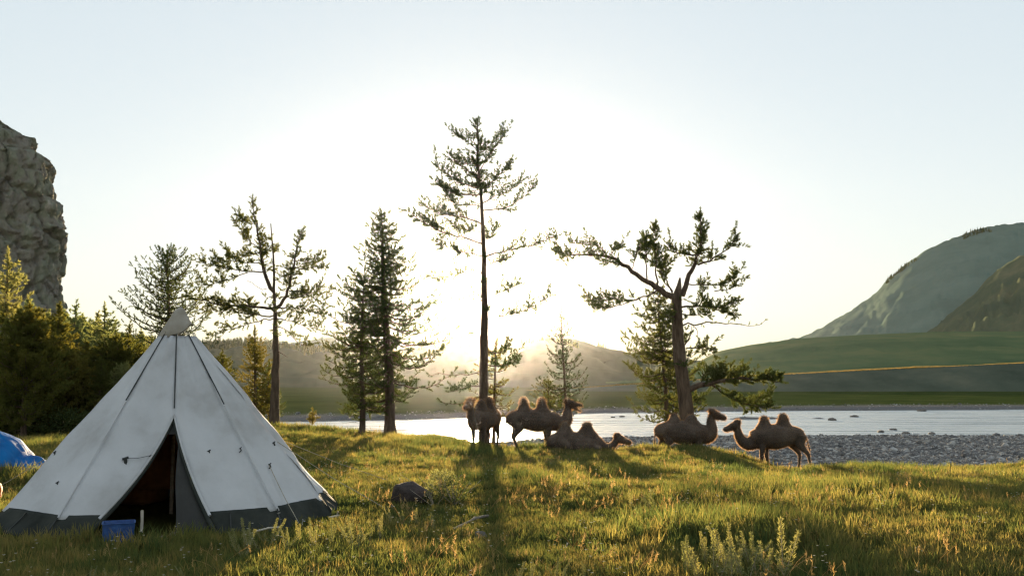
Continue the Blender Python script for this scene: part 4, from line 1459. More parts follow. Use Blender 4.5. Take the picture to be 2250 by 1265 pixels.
# open blue woven bag at the door
def crate():
    root = empty('storage_bag', (0, 0, 0))
    w, d, h = 0.19, 0.15, 0.26
    rings = []
    for z, k in [(0.0, 0.92), (0.02, 0.97), (0.10, 1.0), (0.19, 1.0), (0.25, 1.02), (0.262, 1.03), (0.262, 0.97), (0.22, 0.95), (0.05, 0.93)]:
        ring = []
        for t in np.linspace(0, 2 * np.pi, 48, endpoint=False):
            c, s = math.cos(t), math.sin(t)
            e = 0.22
            x = w * k * np.sign(c) * abs(c) ** e
            y = d * k * np.sign(s) * abs(s) ** e
            wob = 0.006 * math.sin(5 * t + z * 30) * (1 if 0 < z < 0.25 else 0)
            ring.append((x * (1 + wob / w), y * (1 + wob / d * 2), z + 0.004 * math.sin(3 * t) * (z > 0.2)))
        rings.append(ring)
    b = MB()
    b.grid(np.array(rings), wrap=True)
    b.add([(-w * 0.93, -d * 0.93, 0.01), (w * 0.93, -d * 0.93, 0.01), (w * 0.93, d * 0.93, 0.01), (-w * 0.93, d * 0.93, 0.01)], f4=[[0, 1, 2, 3]])
    b.build('body', M['blue_bag'], root, smooth=True)
    b = MB()
    b.tube([(0.03, -d * 1.03, 0.16), (0.05, -d * 1.08, 0.11), (0.045, -d * 1.07, 0.06), (0.09, -d * 1.04, 0.03)], 0.011, 6)
    b.build('handle', M['zip'], root, smooth=True)
    b = MB()
    th_ = np.linspace(0, 2 * np.pi, 49)
    e = 0.22
    b.tube([(w * 1.03 * np.sign(math.cos(t)) * abs(math.cos(t)) ** e, d * 1.03 * np.sign(math.sin(t)) * abs(math.sin(t)) ** e, 0.258) for t in th_], 0.007, 5, cap=False)
    b.build('rim', M['blue_bag'], root, smooth=True)
    return root


bc = crate()
bX, bY = (276 - 1125) / FPX * 12.0, 12.0
bc.location = (bX, bY, gz(bX, bY) + 0.0)
bc.rotation_euler = (0, 0, 0.36)
bc.scale = (0.93, 0.93, 0.9)
tag(bc, 'open blue square storage bag standing at the tent door', 'bag')

# pale shoe-like stone by the door, rod on the grass
def stone(name, px, Y, size, mat, label, seed, cat='stone', sink=0.25, group=None, rz=None):
    bm = bmesh.new()
    rg = np.random.default_rng(seed + 500)
    d = rg.normal(size=(34, 3))
    d /= np.linalg.norm(d, axis=1)[:, None]
    for v in d * rg.uniform(0.86, 1.05, 34)[:, None]:
        bm.verts.new(v)
    h = bmesh.ops.convex_hull(bm, input=bm.verts)
    bmesh.ops.delete(bm, geom=[e for e in h['geom_interior'] if isinstance(e, bmesh.types.BMVert)], context='VERTS')
    bmesh.ops.bevel(bm, geom=bm.edges[:] + bm.verts[:], offset=0.05, segments=1, affect='EDGES')
    bmesh.ops.triangulate(bm, faces=bm.faces[:])
    bmesh.ops.subdivide_edges(bm, edges=bm.edges[:], cuts=1)
    co = np.array([v.co[:] for v in bm.verts])
    co = co * (1 + 0.09 * fbm(co[:, 0] * 2.3, co[:, 1] * 2.3, co[:, 2] * 2.3, 4, seed))[:, None] * np.array(size)
    for v, c in zip(bm.verts, co):
        v.co = c
    me = bpy.data.meshes.new(name)
    bm.to_mesh(me)
    bm.free()
    for p in me.polygons:
        p.use_smooth = True
    X = (px - 1125) / FPX * Y
    o = link(name, me, mat, None, (X, Y, gz(X, Y) + size[2] * (1 - 2 * sink)))
    o.rotation_euler = (0, 0, rz if rz is not None else seed)
    tag(o, label, cat, group)
    return o


stone('stone', 372, 12.15, (0.10, 0.06, 0.055), M['pale_rock'], 'pale flat stone holding the tent flap at the doorway', 2)
stone('stone', 392, 12.2, (0.05, 0.05, 0.07), M['pale_rock'], 'small round stone beside the flap stone at the doorway', 5)
stone('stone', 1056, 12.1, (0.10, 0.07, 0.07), M['rock'], 'grey stone lying in grass below the weathered stick', 7)


def stick(name, a, b, r, mat, label, bend=0.02, cat='stick'):
    a, b = np.array(a, float), np.array(b, float)
    n = 9
    t = np.linspace(0, 1, n)[:, None]
    pts = a + (b - a) * t + np.array([0, 0, bend]) * np.sin(t * math.pi) + RNG.normal(size=(n, 3)) * r * 0.25
    m = MB()
    m.tube(pts - a, r * (1 + 0.15 * RNG.normal(size=n)), 7)
    o = m.build(name, mat, None, smooth=True, loc=a)
    tag(o, label, cat)
    return o


def gp(px, Y, dz=0.0):
    X = (px - 1125) / FPX * Y
    return np.array([X, Y, gz(X, Y) + dz])


stick('driftwood_stick', gp(1000, 12.7, 0.03), gp(1072, 13.5, 0.07), 0.018, M['driftwood'], 'weathered grey stick lying in the grass at the middle')
stick('pale_rod', gp(560, 12.3, 0.05), gp(622, 12.7, 0.09), 0.012, M['wood_pale'], 'thin pale rod lying in grass at the foot of the tent')

# dark boulder in the meadow
bd = stone('boulder', 908, 15.4, (0.34, 0.28, 0.27), M['dark_rock'], 'dark squat boulder half sunk in the meadow right of the tent', 12, 'boulder', 0.24, rz=0.3)
bm = bmesh.new()
bm.from_mesh(bd.data)
for v in bm.verts:                      # flat slanting top
    lim = 0.15 + 0.2 * v.co.x
    if v.co.z > lim:
        v.co.z = lim + (v.co.z - lim) * 0.15
bm.to_mesh(bd.data)
bm.free()

# blue tarpaulin over a heap
def tarp():
    Y = 20.6
    X0 = (-24 - 1125) / FPX * Y
    root_loc = (X0, Y, gz(X0, Y))
    nx, ny = 70, 46
    G = np.zeros((ny, nx, 3))
    for j, v in enumerate(np.linspace(-1, 1, ny)):
        for i, u in enumerate(np.linspace(-1, 1, nx)):
            x = u * 1.25
            y = v * 0.85
            # main hump with a lower one at the right
            h = 0.98 * max(0, 1 - (abs(u + 0.12) / 0.86) ** 2.6) ** 0.5 * max(0, 1 - abs(v) ** 2.6) ** 0.5
            h2 = 0.46 * max(0, 1 - ((u - 0.78) / 0.24) ** 2) ** 0.5 * max(0, 1 - (v / 0.7) ** 2) ** 0.5
            h = max(h, h2) + 0.02
            G[j, i] = (x, y, h)
    r = np.hypot(G[..., 0], G[..., 1])
    ang = np.arctan2(G[..., 1], G[..., 0])
    fold = fbm(np.cos(ang) * 4, np.sin(ang) * 4, r * 0.6, 3, 61)
    wr = fbm(G[..., 0] * 3.0, G[..., 1] * 3.0, G[..., 2] * 2.0, 4, 63)
    k = sstep(0.0, 0.4, G[..., 2])
    G[..., 2] += 0.03 * wr * k + 0.03 * fold * (1 - k) + 0.10 * (1 - k) * (0.5 + 0.5 * fold)
    G[..., 0] += 0.05 * fold * (1 - k) * np.sign(G[..., 0]) + 0.02 * wr
    G[..., 1] += 0.06 * fold + 0.02 * wr
    b = MB()
    b.grid(G)
    o = b.build('tarpaulin', M['blue_tarp'], None, smooth=True, loc=root_loc)
    o.modifiers.new('sheet', 'SOLIDIFY').thickness = 0.006
    tag(o, 'bright blue tarpaulin draped over a heap at the left edge', 'tarpaulin')
    return root_loc


tlz = tarp()
tag(lumpy('sack', (-0.35, -0.2, 0), (0.35, 0.2, 0.24), M['brown_cloth'], gp(28, 19.75), 0.1, 8), 'dark brown sack sticking out below the blue tarpaulin at left', 'sack')
tag(lumpy('sack', (-0.28, -0.2, 0), (0.28, 0.2, 0.20), M['rock'], gp(66, 19.8), -0.2, 9), 'grey-brown sack under the right end of the blue tarpaulin', 'sack')
# orange bag
ob = lumpy('orange_bag', (-0.22, -0.14, 0), (0.22, 0.14, 0.30), M['orange'], gp(-14, 16.2), 0.2, 10, 0.08)
tag(ob, 'bright orange bag cut off by the left edge', 'bag')


# ------------------------------------------------------------------ camels
def loft(b, pts, rad, seg=16):
    """tube with elliptic rings: rad = (half width across y, half height)"""
    pts = np.asarray(pts, float)
    rad = np.array([(r, r) if np.isscalar(r) else r for r in rad], float)
    n = len(pts)
    # refine
    m = (n - 1) * 5 + 1
    t = np.linspace(0, n - 1, m)

    def cr(A):
        out = np.zeros((m, A.shape[1]))
        for q, tt in enumerate(t):
            i = min(int(tt), n - 2)
            f = tt - i
            p0, p1, p2, p3 = A[max(i - 1, 0)], A[i], A[i + 1], A[min(i + 2, n - 1)]
            out[q] = 0.5 * ((2 * p1) + (p2 - p0) * f + (2 * p0 - 5 * p1 + 4 * p2 - p3) * f * f + (-p0 + 3 * p1 - 3 * p2 + p3) * f ** 3)
        return out
    P_, R_ = cr(pts), np.maximum(cr(rad), 0.005)
    tan = np.gradient(P_, axis=0)
    tan /= np.linalg.norm(tan, axis=1)[:, None] + 1e-9
    side = np.tile(np.array([0, 1.0, 0]), (m, 1))
    side -= tan * (side * tan).sum(1)[:, None]
    side /= np.linalg.norm(side, axis=1)[:, None]
    up = np.cross(tan, side)
    th = np.linspace(0, 2 * np.pi, seg, endpoint=False)
    G = P_[:, None, :] + np.cos(th)[None, :, None] * side[:, None, :] * R_[:, None, :1] + np.sin(th)[None, :, None] * up[:, None, :] * R_[:, None, 1:]
    base = b.n
    b.grid(G, wrap=True)
    b.add(np.array([P_[0], P_[-1]]))
    i0, i1 = b.n - 2, b.n - 1
    k = np.arange(seg)
    b.F3.append(np.stack([np.full(seg, i0), base + k, base + (k + 1) % seg], -1))
    o = base + (m - 1) * seg
    b.F3.append(np.stack([np.full(seg, i1), o + (k + 1) % seg, o + k], -1))


def head(b, x, z, pitch=0.0, mouth=0.0, k=1.0, yaw=0.0):
    """camel head whose poll is at (x, z), muzzle towards +x, pitch up positive"""
    hb_ = MB()
    loft(hb_, [(-0.10, 0, -0.02), (0.02, 0, 0.0), (0.15, 0, 0.0), (0.29, 0, -0.04), (0.41, 0, -0.07), (0.475, 0, -0.09)],
         [(0.05, 0.07), (0.105, 0.125), (0.10, 0.115), (0.072, 0.078), (0.070, 0.070), (0.04, 0.035)])
    # upper lip and nostrils
    loft(hb_, [(0.40, 0, -0.06), (0.46, 0, -0.085), (0.495, 0, -0.125)], [(0.06, 0.05), (0.058, 0.05), (0.03, 0.02)])
    # lower jaw
    a = mouth
    loft(hb_, [(0.05, 0, -0.08), (0.20, 0, -0.11 - 0.03 * a), (0.34, 0, -0.14 - 0.10 * a), (0.43, 0, -0.155 - 0.13 * a), (0.46, 0, -0.15 - 0.12 * a)],
         [(0.07, 0.07), (0.062, 0.05), (0.048, 0.032), (0.042, 0.028), (0.02, 0.014)])
    # brow, ears, woolly topknot
    for s in (-1, 1):
        loft(hb_, [(0.10, s * 0.075, 0.06), (0.15, s * 0.088, 0.07), (0.20, s * 0.075, 0.045)], [0.02, 0.032, 0.02], 8)
        loft(hb_, [(-0.03, s * 0.07, 0.08), (-0.07, s * 0.125, 0.135), (-0.09, s * 0.15, 0.19)], [(0.025, 0.03), (0.028, 0.04), (0.008, 0.012)], 8)
    loft(hb_, [(-0.10, 0, 0.06), (-0.03, 0, 0.12), (0.06, 0, 0.125), (0.12, 0, 0.09)], [0.05, 0.075, 0.06, 0.025], 10)
    V = np.concatenate(hb_.V) * k
    c, s = math.cos(pitch), math.sin(pitch)
    V2 = V.copy()
    V2[:, 0] = V[:, 0] * c - V[:, 2] * s
    V2[:, 2] = V[:, 0] * s + V[:, 2] * c
    cy_, sy_ = math.cos(yaw), math.sin(yaw)
    V3 = V2.copy()
    V3[:, 0] = V2[:, 0] * cy_ - V2[:, 1] * sy_
    V3[:, 1] = V2[:, 0] * sy_ + V2[:, 1] * cy_
    V3 += np.array([x, 0, z])
    b.add(V3, f3=np.concatenate(hb_.F3), f4=np.concatenate(hb_.F4))


def camel(pose):
    b = MB()
    dz = pose.get('dz', 0.0)
    fat = pose.get('fat', 1.0)

    def z(v):
        return v + dz
    loft(b, [(-1.12, 0, z(1.24)), (-1.00, 0, z(1.26)), (-0.76, 0, z(1.29)), (-0.35, 0, z(1.28)), (0.05, 0, z(1.235)), (0.42, 0, z(1.22)), (0.74, 0, z(1.20)), (0.95, 0, z(1.16))],
         [(0.08, 0.10), (0.24, 0.24), (0.34, 0.33), (0.42 * fat, 0.39 * fat), (0.45 * fat, 0.44 * fat), (0.42 * fat, 0.41), (0.33, 0.35), (0.20, 0.27)])
    for (hx, hz, lean, wd) in pose['humps']:
        loft(b, [(hx, 0, z(1.38)), (hx, 0, z(1.58)), (hx, 0, z(1.74)), (hx + lean * 0.4, pose.get('flop', 0.0) * 0.4, z(1.74 + (hz - 1.74) * 0.55)), (hx + lean * 0.85, pose.get('flop', 0.0), z(hz - 0.04)), (hx + lean, pose.get('flop', 0.0), z(hz + 0.03))],
             [(0.34, 0.50 * wd), (0.29, 0.40 * wd), (0.22, 0.27 * wd), (0.17, 0.18 * wd), (0.13, 0.135 * wd), (0.05, 0.05)])
    nk = pose['neck']
    loft(b, [(p[0], p[3] if len(p) > 3 else 0, p[1]) for p in nk], [p[2] for p in nk])
    hd = pose['head']
    hb2 = MB()
    head(hb2, hd[0], hd[1], hd[2], pose.get('mouth', 0.0), pose.get('hk', 1.14), pose.get('yaw', 0.0))
    V = np.concatenate(hb2.V)
    V[:, 1] += pose.get('hy', 0.0)
    b.add(V, f3=np.concatenate(hb2.F3), f4=np.concatenate(hb2.F4))
    for lg in pose['legs']:
        loft(b, [p[0] for p in lg], [p[1] for p in lg], 12)
    for tl_ in pose.get('tail', []):
        loft(b, [p[0] for p in tl_], [p[1] for p in tl_], 8)
    me = b.mesh('camel_raw')
    o = bpy.data.objects.new('camel_raw', me)
    C.objects.link(o)
    rm = o.modifiers.new('r', 'REMESH')
    rm.mode = 'VOXEL'
    rm.voxel_size = 0.024
    sm = o.modifiers.new('s', 'SMOOTH')
    sm.factor = 0.5
    sm.iterations = 3
    dg = bpy.context.evaluated_depsgraph_get()
    ev = o.evaluated_get(dg)
    out = bpy.data.meshes.new_from_object(ev)
    bpy.data.objects.remove(o)
    for p in out.polygons:
        p.use_smooth = True
    return out


def fleg(x, s, knee=0.0, foot=0.0, dz=0.0, lift=0.0):
    return [((x - 0.04, s * 0.20, 1.22 + dz), (0.13, 0.20)), ((x, s * 0.21, 0.92), (0.11, 0.14)), ((x + knee, s * 0.20, 0.60), (0.072, 0.085)), ((x + knee, s * 0.20, 0.50), (0.075, 0.082)),
            ((x + (knee + foot) / 2, s * 0.19, 0.28), (0.047, 0.052)), ((x + foot, s * 0.19, 0.10), (0.052, 0.056)), ((x + foot + 0.04, s * 0.19, 0.035), (0.085, 0.045)), ((x + foot + 0.12, s * 0.19, 0.02), (0.05, 0.02))]


def hleg(x, s, st=0.10, hock=-0.12, foot=-0.05):
    return [((x, s * 0.19, 1.30), (0.16, 0.27)), ((x + st, s * 0.21, 0.98), (0.135, 0.20)), ((x + (st + hock) / 2, s * 0.20, 0.76), (0.085, 0.11)), ((x + hock, s * 0.19, 0.56), (0.06, 0.075)),
            ((x + (hock + foot) / 2, s * 0.18, 0.32), (0.046, 0.052)), ((x + foot, s * 0.18, 0.10), (0.05, 0.055)), ((x + foot + 0.05, s * 0.18, 0.035), (0.085, 0.045)), ((x + foot + 0.13, s * 0.18, 0.02), (0.05, 0.02))]


def tail(x=-1.08, z=1.38, dx=-0.10, L=0.55):
    return [((x, 0, z), (0.05, 0.06)), ((x + dx * 0.7, 0, z - L * 0.35), (0.03, 0.03)), ((x + dx, 0, z - L * 0.75), (0.028, 0.028)), ((x + dx * 1.2, 0, z - L), (0.04, 0.03)), ((x + dx * 1.2, 0, z - L - 0.14), (0.012, 0.012))]


NECK_UP = [(0.55, 1.18, (0.26, 0.36)), (0.86, 1.13, (0.21, 0.31)), (1.12, 1.14, (0.175, 0.26)), (1.28, 1.30, (0.16, 0.22)), (1.31, 1.52, (0.135, 0.18)), (1.32, 1.72, (0.105, 0.13)), (1.34, 1.86, (0.10, 0.11))]
poses = {
    'bellow': dict(humps=[(-0.43, 2.10, -0.02, 0.85), (0.29, 2.08, 0.0, 0.85)], neck=NECK_UP, head=(1.33, 1.86, 0.10), mouth=1.0,
                   legs=[fleg(0.45, 1, 0.02, -0.02), fleg(0.52, -1, 0.0, 0.06), hleg(-0.80, 1, 0.10, -0.05, 0.22), hleg(-0.76, -1, 0.12, -0.08, 0.08)], tail=[tail()]),
    'rest': dict(dz=-0.98, fat=1.0, humps=[(-0.42, 2.05, 0.0, 1.0), (0.42, 2.02, 0.02, 1.05)],
                 neck=[(0.60, 0.28, (0.24, 0.32)), (0.88, 0.20, (0.19, 0.25)), (1.12, 0.12, (0.155, 0.18)), (1.34, 0.14, (0.135, 0.15)), (1.48, 0.27, (0.115, 0.13)), (1.55, 0.42, (0.10, 0.11))],
                 head=(1.57, 0.46, -0.10),
                 legs=[[((0.5, s * 0.25, 0.30), (0.13, 0.2)), ((0.78, s * 0.27, 0.12), (0.09, 0.10)), ((0.95, s * 0.27, 0.08), (0.08, 0.08)), ((0.70, s * 0.28, 0.06), (0.06, 0.06)), ((0.48, s * 0.28, 0.05), (0.07, 0.05))] for s in (-1, 1)] +
                 [[((-0.7, s * 0.27, 0.35), (0.16, 0.26)), ((-0.35, s * 0.36, 0.22), (0.12, 0.18)), ((-0.25, s * 0.38, 0.10), (0.08, 0.10)), ((-0.6, s * 0.38, 0.07), (0.06, 0.06)), ((-0.9, s * 0.37, 0.05), (0.06, 0.05))] for s in (-1, 1)],
                 tail=[[((-1.08, 0, 0.40), (0.05, 0.05)), ((-1.2, 0.02, 0.2), (0.03, 0.03)), ((-1.25, 0.05, 0.06), (0.03, 0.03))]]),
    'stand': dict(fat=1.08, flop=0.10, humps=[(-0.34, 1.93, -0.03, 0.85), (0.32, 1.82, 0.16, 0.85)],
                  neck=[(0.60, 1.16, (0.26, 0.38)), (0.84, 1.12, (0.22, 0.33)), (1.04, 1.16, (0.18, 0.27)), (1.12, 1.36, (0.16, 0.22)), (1.10, 1.60, (0.135, 0.18)), (1.10, 1.80, (0.115, 0.14)), (1.13, 1.93, (0.10, 0.11))],
                  head=(1.14, 1.94, -0.04),
                  legs=[fleg(0.50, 1, 0.02, 0.02), fleg(0.58, -1, 0.0, 0.03), hleg(-0.86, 1, 0.10, -0.10, -0.06), hleg(-0.66, -1, 0.12, -0.05, 0.0)], tail=[tail(dx=-0.04)]),
    'walk': dict(fat=1.1, humps=[(-0.30, 2.10, 0.0, 1.0), (0.44, 2.00, 0.02, 0.85)],
                 neck=[(0.60, 1.16, (0.26, 0.36)), (0.90, 1.02, (0.20, 0.28)), (1.14, 0.98, (0.165, 0.23)), (1.36, 1.14, (0.14, 0.19)), (1.46, 1.36, (0.12, 0.16)), (1.50, 1.56, (0.105, 0.13)), (1.50, 1.66, (0.10, 0.11))],
                 head=(1.50, 1.68, -0.10),
                 legs=[fleg(0.58, 1, 0.04, 0.10), fleg(0.34, -1, -0.02, -0.12), hleg(-0.90, 1, 0.02, -0.30, -0.40), hleg(-0.78, -1, 0.06, -0.20, -0.18)], tail=[tail(-1.06, 1.36, -0.22, 0.62)]),
    'front': dict(humps=[(-0.42, 2.05, 0.0, 0.85), (0.28, 1.98, 0.0, 0.85)], neck=[(0.62, 1.18, (0.24, 0.36)), (0.88, 1.14, (0.20, 0.30)), (1.08, 1.18, (0.16, 0.24)), (1.18, 1.36, (0.15, 0.19)), (1.20, 1.56, (0.13, 0.16)), (1.21, 1.76, (0.115, 0.13)), (1.22, 1.86, (0.10, 0.11))],
                  head=(1.22, 1.87, -0.05),
                  legs=[fleg(0.50, 1, 0.02, 0.02), fleg(0.56, -1, 0.0, 0.03), hleg(-0.80, 1, 0.10, -0.10, -0.02), hleg(-0.78, -1, 0.12, -0.05, 0.04)], tail=[tail()]),
}


def fur_mesh(me, n, seed, lmin=0.02, lmax=0.05):
    rg = np.random.default_rng(seed)
    nv = len(me.vertices)
    co = np.zeros(nv * 3)
    no = np.zeros(nv * 3)
    me.vertices.foreach_get('co', co)
    me.vertices.foreach_get('normal', no)
    co, no = co.reshape(-1, 3), no.reshape(-1, 3)
    i = rg.integers(0, nv, n)
    p = co[i] + rg.normal(size=(n, 3)) * 0.008
    zmin = co[:, 2].min()
    hi = (co[i, 2] - zmin) / (co[:, 2].max() - zmin)
    d = no[i] + np.array([-0.15, 0, -0.35]) + rg.normal(size=(n, 3)) * 0.35
    d /= np.linalg.norm(d, axis=1)[:, None]
    L = rg.uniform(lmin, lmax, n) * (0.55 + 0.8 * hi)
    # longer hair on hump tops and the throat
    L *= 1 + 1.0 * ((hi > 0.88) | ((co[i, 0] > 0.85) & (no[i, 2] < -0.1) & (hi > 0.35)))
    s = np.cross(d, rg.normal(size=(n, 3)))
    s /= np.linalg.norm(s, axis=1)[:, None]
    w = 0.009
    V = np.stack([p - s * w / 2, p + s * w / 2, p + d * L[:, None]], 1).reshape(-1, 3)
    return mesh_np('coat_hair', V, [np.arange(3 * n).reshape(n, 3)])


def put_camel(pose, px, base_py, Y, rz, label, seed, sc_=1.0):
    me = camel(poses[pose])
    b = P(px, base_py, Y)
    o = link('camel', me, M['camel'], None, tuple(b))
    o.rotation_euler = (0, 0, rz)
    o.scale = (sc_,) * 3
    tag(o, label, 'camel', 'two-humped camels on the river bank')
    h = link('coat_hair', fur_mesh(me, 30000, seed), M['camel_fur'], o)
    return o


put_camel('front', 1064, 990, 39.6, -math.pi / 2 - 0.42, 'camel facing the camera in the glare below the sun', 1)
put_camel('bellow', 1175, 992, 39.8, 0.06, 'standing camel facing right with head raised and mouth open', 2)
put_camel('rest', 1266, 989, 38.8, -0.06, 'camel lying on the grass with neck stretched out to the right', 3)
put_camel('stand', 1502, 1019, 39.8, -0.10, 'standing camel facing right beneath the gnarled larch', 4)
put_camel('walk', 1706, 1030, 39.0, math.pi + 0.05, 'camel facing left at the right end of the herd', 5)

# ------------------------------------------------------------------ stones of the shingle bank
def pebble(seed):
    bm = bmesh.new()
    bmesh.ops.create_icosphere(bm, subdivisions=1, radius=1)
    rg = np.random.default_rng(seed)
    for v in bm.verts:
        v.co *= rg.uniform(0.75, 1.2)
        v.co.z *= 0.55
    me = bpy.data.meshes.new('pebble')
    bm.to_mesh(me)
    bm.free()
    return me


M['pebble'] = leaf_mat('pebble', [(0.10, 0.10, 0.103), (0.20, 0.195, 0.19), (0.40, 0.39, 0.37)], 0.0, (1, 1, 1), 1.5)
ng_ = 52000
yy = RNG.uniform(40, 96, ng_)
xx = RNG.uniform(-0.22, 0.60, ng_) * yy
pxs = pxof(xx, yy)
rr_, _ = rim_of(pxs)
zz_ = ground_z(xx, yy)
ok = (yy > rr_ + 2.0) & (zz_ > WATER_Z - 0.04) & (zz_ < -1.2)
xx, yy, zz_ = xx[ok], yy[ok], zz_[ok]
n_ = len(xx)
sz = np.exp(RNG.normal(-2.75, 0.5, n_))
scatter('shingle', np.stack([xx, yy, zz_ + sz * 0.15], -1), RNG.uniform(-0.5, 0.5, (n_, 3)) * np.array([1, 1, 12]), np.stack([sz, sz * RNG.uniform(0.6, 1.1, n_), sz], -1),
        RNG.integers(0, 5, n_), [(pebble(i), M['pebble']) for i in range(5)], 'grey river shingle covering the bank beyond the meadow')
ng_ = 4500
yy = RNG.uniform(105, 175, ng_)
xx = RNG.uniform(-0.30, 0.60, ng_) * yy
fs = np.interp(pxof(xx, yy), _fx, _fd)
zz_ = ground_z(xx, yy)
ok = (yy < fs + 22) & (zz_ > WATER_Z - 0.03)
xx, yy, zz_ = xx[ok], yy[ok], zz_[ok]
n_ = len(xx)
sz = np.exp(RNG.normal(-2.5, 0.45, n_))
scatter('far_shingle', np.stack([xx, yy, zz_ + sz * 0.15], -1), RNG.uniform(-0.5, 0.5, (n_, 3)) * np.array([1, 1, 12]), np.stack([sz, sz, sz], -1),
        RNG.integers(0, 5, n_), [(pebble(i + 9), M['pebble']) for i in range(5)], 'stony strip along the far shore of the river')

# stones standing in the stream
for k, (px, Y, s, lab) in enumerate([
        (1928, 92, 0.35, 'flat dark stone at the near edge of the river right of the camels'), (1955, 96, 0.30, 'small stone in the river left of the flat pair at right'),
        (1982, 89.5, 0.30, 'small dark stone on the waterline below the middle of the river at right'), (2040, 89, 0.34, 'last dark stone on the waterline towards the right edge'),
        (1822, 118, 0.45, 'dark boulder in midstream right of the last camel'), (1872, 128, 0.40, 'dark boulder near the far shore right of the last camel'),
        (1365, 128, 0.35, 'dark boulder in the stream between the tree and the bellowing camel'), (1345, 126, 0.28, 'smaller boulder left of the dark boulder in the stream'),
        (2020, 150, 0.5, 'pale stone at the far shore near the right edge')]):
    X = (px - 1125) / FPX * Y
    o = stone('river_stone', px, Y, (s * 1.5, s, s * 0.55), M['rock'], lab, 20 + k, 'stone', group='stones in the river')
    o.location.z = max(WATER_Z, gz(X, Y)) + s * 0.12


# ------------------------------------------------------------------ meadow plants
def tuft(seed, n=42, h=(0.08, 0.2), r=0.11, w=0.007, lean=0.5):
    rg = np.random.default_rng(seed)
    V, F = [], []
    for k in range(n):
        a = rg.uniform(0, 6.28)
        rr = r * math.sqrt(rg.random())
        p = np.array([rr * math.cos(a), rr * math.sin(a), -0.015])
        b = rg.uniform(0, 6.28)
        d = np.array([math.cos(b), math.sin(b), 0])
        s = np.array([-d[1], d[0], 0])
        c_ = rg.uniform(0, 6.28)
        s = np.array([math.cos(c_), math.sin(c_), 0])
        H = rg.uniform(*h)
        ln = rg.uniform(0.05, lean) * H
        q1 = p + d * ln * 0.3 + np.array([0, 0, H * 0.55])
        q2 = p + d * ln + np.array([0, 0, H])
        ww = w * rg.uniform(0.6, 1.3)
        i = len(V)
        V += [p - s * ww, p + s * ww, q1 + s * ww * 0.8, q1 - s * ww * 0.8, q2]
        F += [[i, i + 1, i + 2], [i, i + 2, i + 3], [i + 3, i + 2, i + 4]]
    return mesh_np('tuft', np.array(V), [np.array(F)])


def stem(seed, h=0.5):
    """a few tall dry stems with seed heads"""
    rg = np.random.default_rng(seed)
    b = MB()
    for k in range(rg.integers(1, 4)):
        H = h * rg.uniform(0.6, 1.1)
        d = rg.normal(size=2) * 0.14
        p0 = np.array([rg.normal() * 0.03, rg.normal() * 0.03, 0])
        pts = np.array([p0 + np.array([d[0] * t * t, d[1] * t * t, H * t]) for t in np.linspace(0, 1, 5)])
        b.tube(pts, 0.0022, 3, cap=False)
        tip = pts[-1]
        n = 16
        q = tip + np.array([[0, 0, -0.09 * x] for x in rg.random(n)])
        v = rg.normal(size=(n, 3)) * 0.5 + np.array([0, 0, 0.8])
        v /= np.linalg.norm(v, axis=1)[:, None]
        s = np.cross(v, rg.normal(size=(n, 3)))
        s /= np.linalg.norm(s, axis=1)[:, None]
        V = np.stack([q - s * 0.004, q + s * 0.004, q + v * 0.035], 1).reshape(-1, 3)
        b.add(V, f3=np.arange(3 * n).reshape(n, 3))
    return b.mesh('stem')


def meadow_points(n, ymin, ymax, dens_pow, seed, xr=(-0.62, 0.60)):
    rg = np.random.default_rng(seed)
    u = rg.random(n)
    Y = (ymin ** dens_pow + u * (ymax ** dens_pow - ymin ** dens_pow)) ** (1 / dens_pow)
    X = rg.uniform(xr[0], xr[1], n) * (Y + 1.5)
    px = pxof(X, Y)
    d, _ = rim_of(px)
    ok = Y < d + 1.6 + rg.normal(size=n) * 0.8
    ok &= ~((np.hypot(X - TX, Y - TY) < TR + 0.02))
    ok &= np.hypot(X - bX, Y - bY) > 0.26
    X, Y = X[ok], Y[ok]
    return X, Y, ground_z(X, Y), rg


# turf: area-even sampling thinned with distance (dens_pow 1.35 instead of 2)
X, Y, Z, rg = meadow_points(72000, 8.2, 62, 1.3, 77)
n = len(X)
wet = fbm(X * 0.35, Y * 0.25, 0, 3, 71)
big = rg.random(n)
idx = np.where(wet + rg.normal(size=n) * 0.35 > 0.55, 4, 0) + rg.integers(0, 4, n)
idx = np.where(rg.random(n) < 0.06, 8 + rg.integers(0, 2, n), idx)
s = rg.uniform(0.75, 1.25, n) * (1 + 0.25 * wet) * (1 + 0.25 * sstep(20, 45, Y))
protos = [(tuft(i, 44, (0.05, 0.15), 0.13, 0.0055, 0.7), M['grass']) for i in range(4)] + [(tuft(20 + i, 46, (0.10, 0.26), 0.12, 0.006, 0.6), M['grass']) for i in range(4)] + \
         [(tuft(40 + i, 22, (0.08, 0.2), 0.12, 0.004, 0.9), M['grass_dry']) for i in range(2)]
scatter('meadow_grass', np.stack([X, Y, Z], -1), np.stack([rg.normal(size=n) * 0.06, rg.normal(size=n) * 0.06, rg.uniform(0, 6.28, n)], -1),
        np.stack([s, s, s * rg.uniform(0.8, 1.2, n)], -1), idx, protos, 'sunlit yellow-green meadow grass over the whole foreground')
X, Y, Z, rg = meadow_points(1700, 8.5, 44, 1.4, 78)
n = len(X)
keep = fbm(X * 0.5, Y * 0.4, 0, 2, 90) + rg.normal(size=n) * 0.3 > 0.05
X, Y, Z = X[keep], Y[keep], Z[keep]
n = len(X)
s = rg.uniform(0.6, 1.15, n)
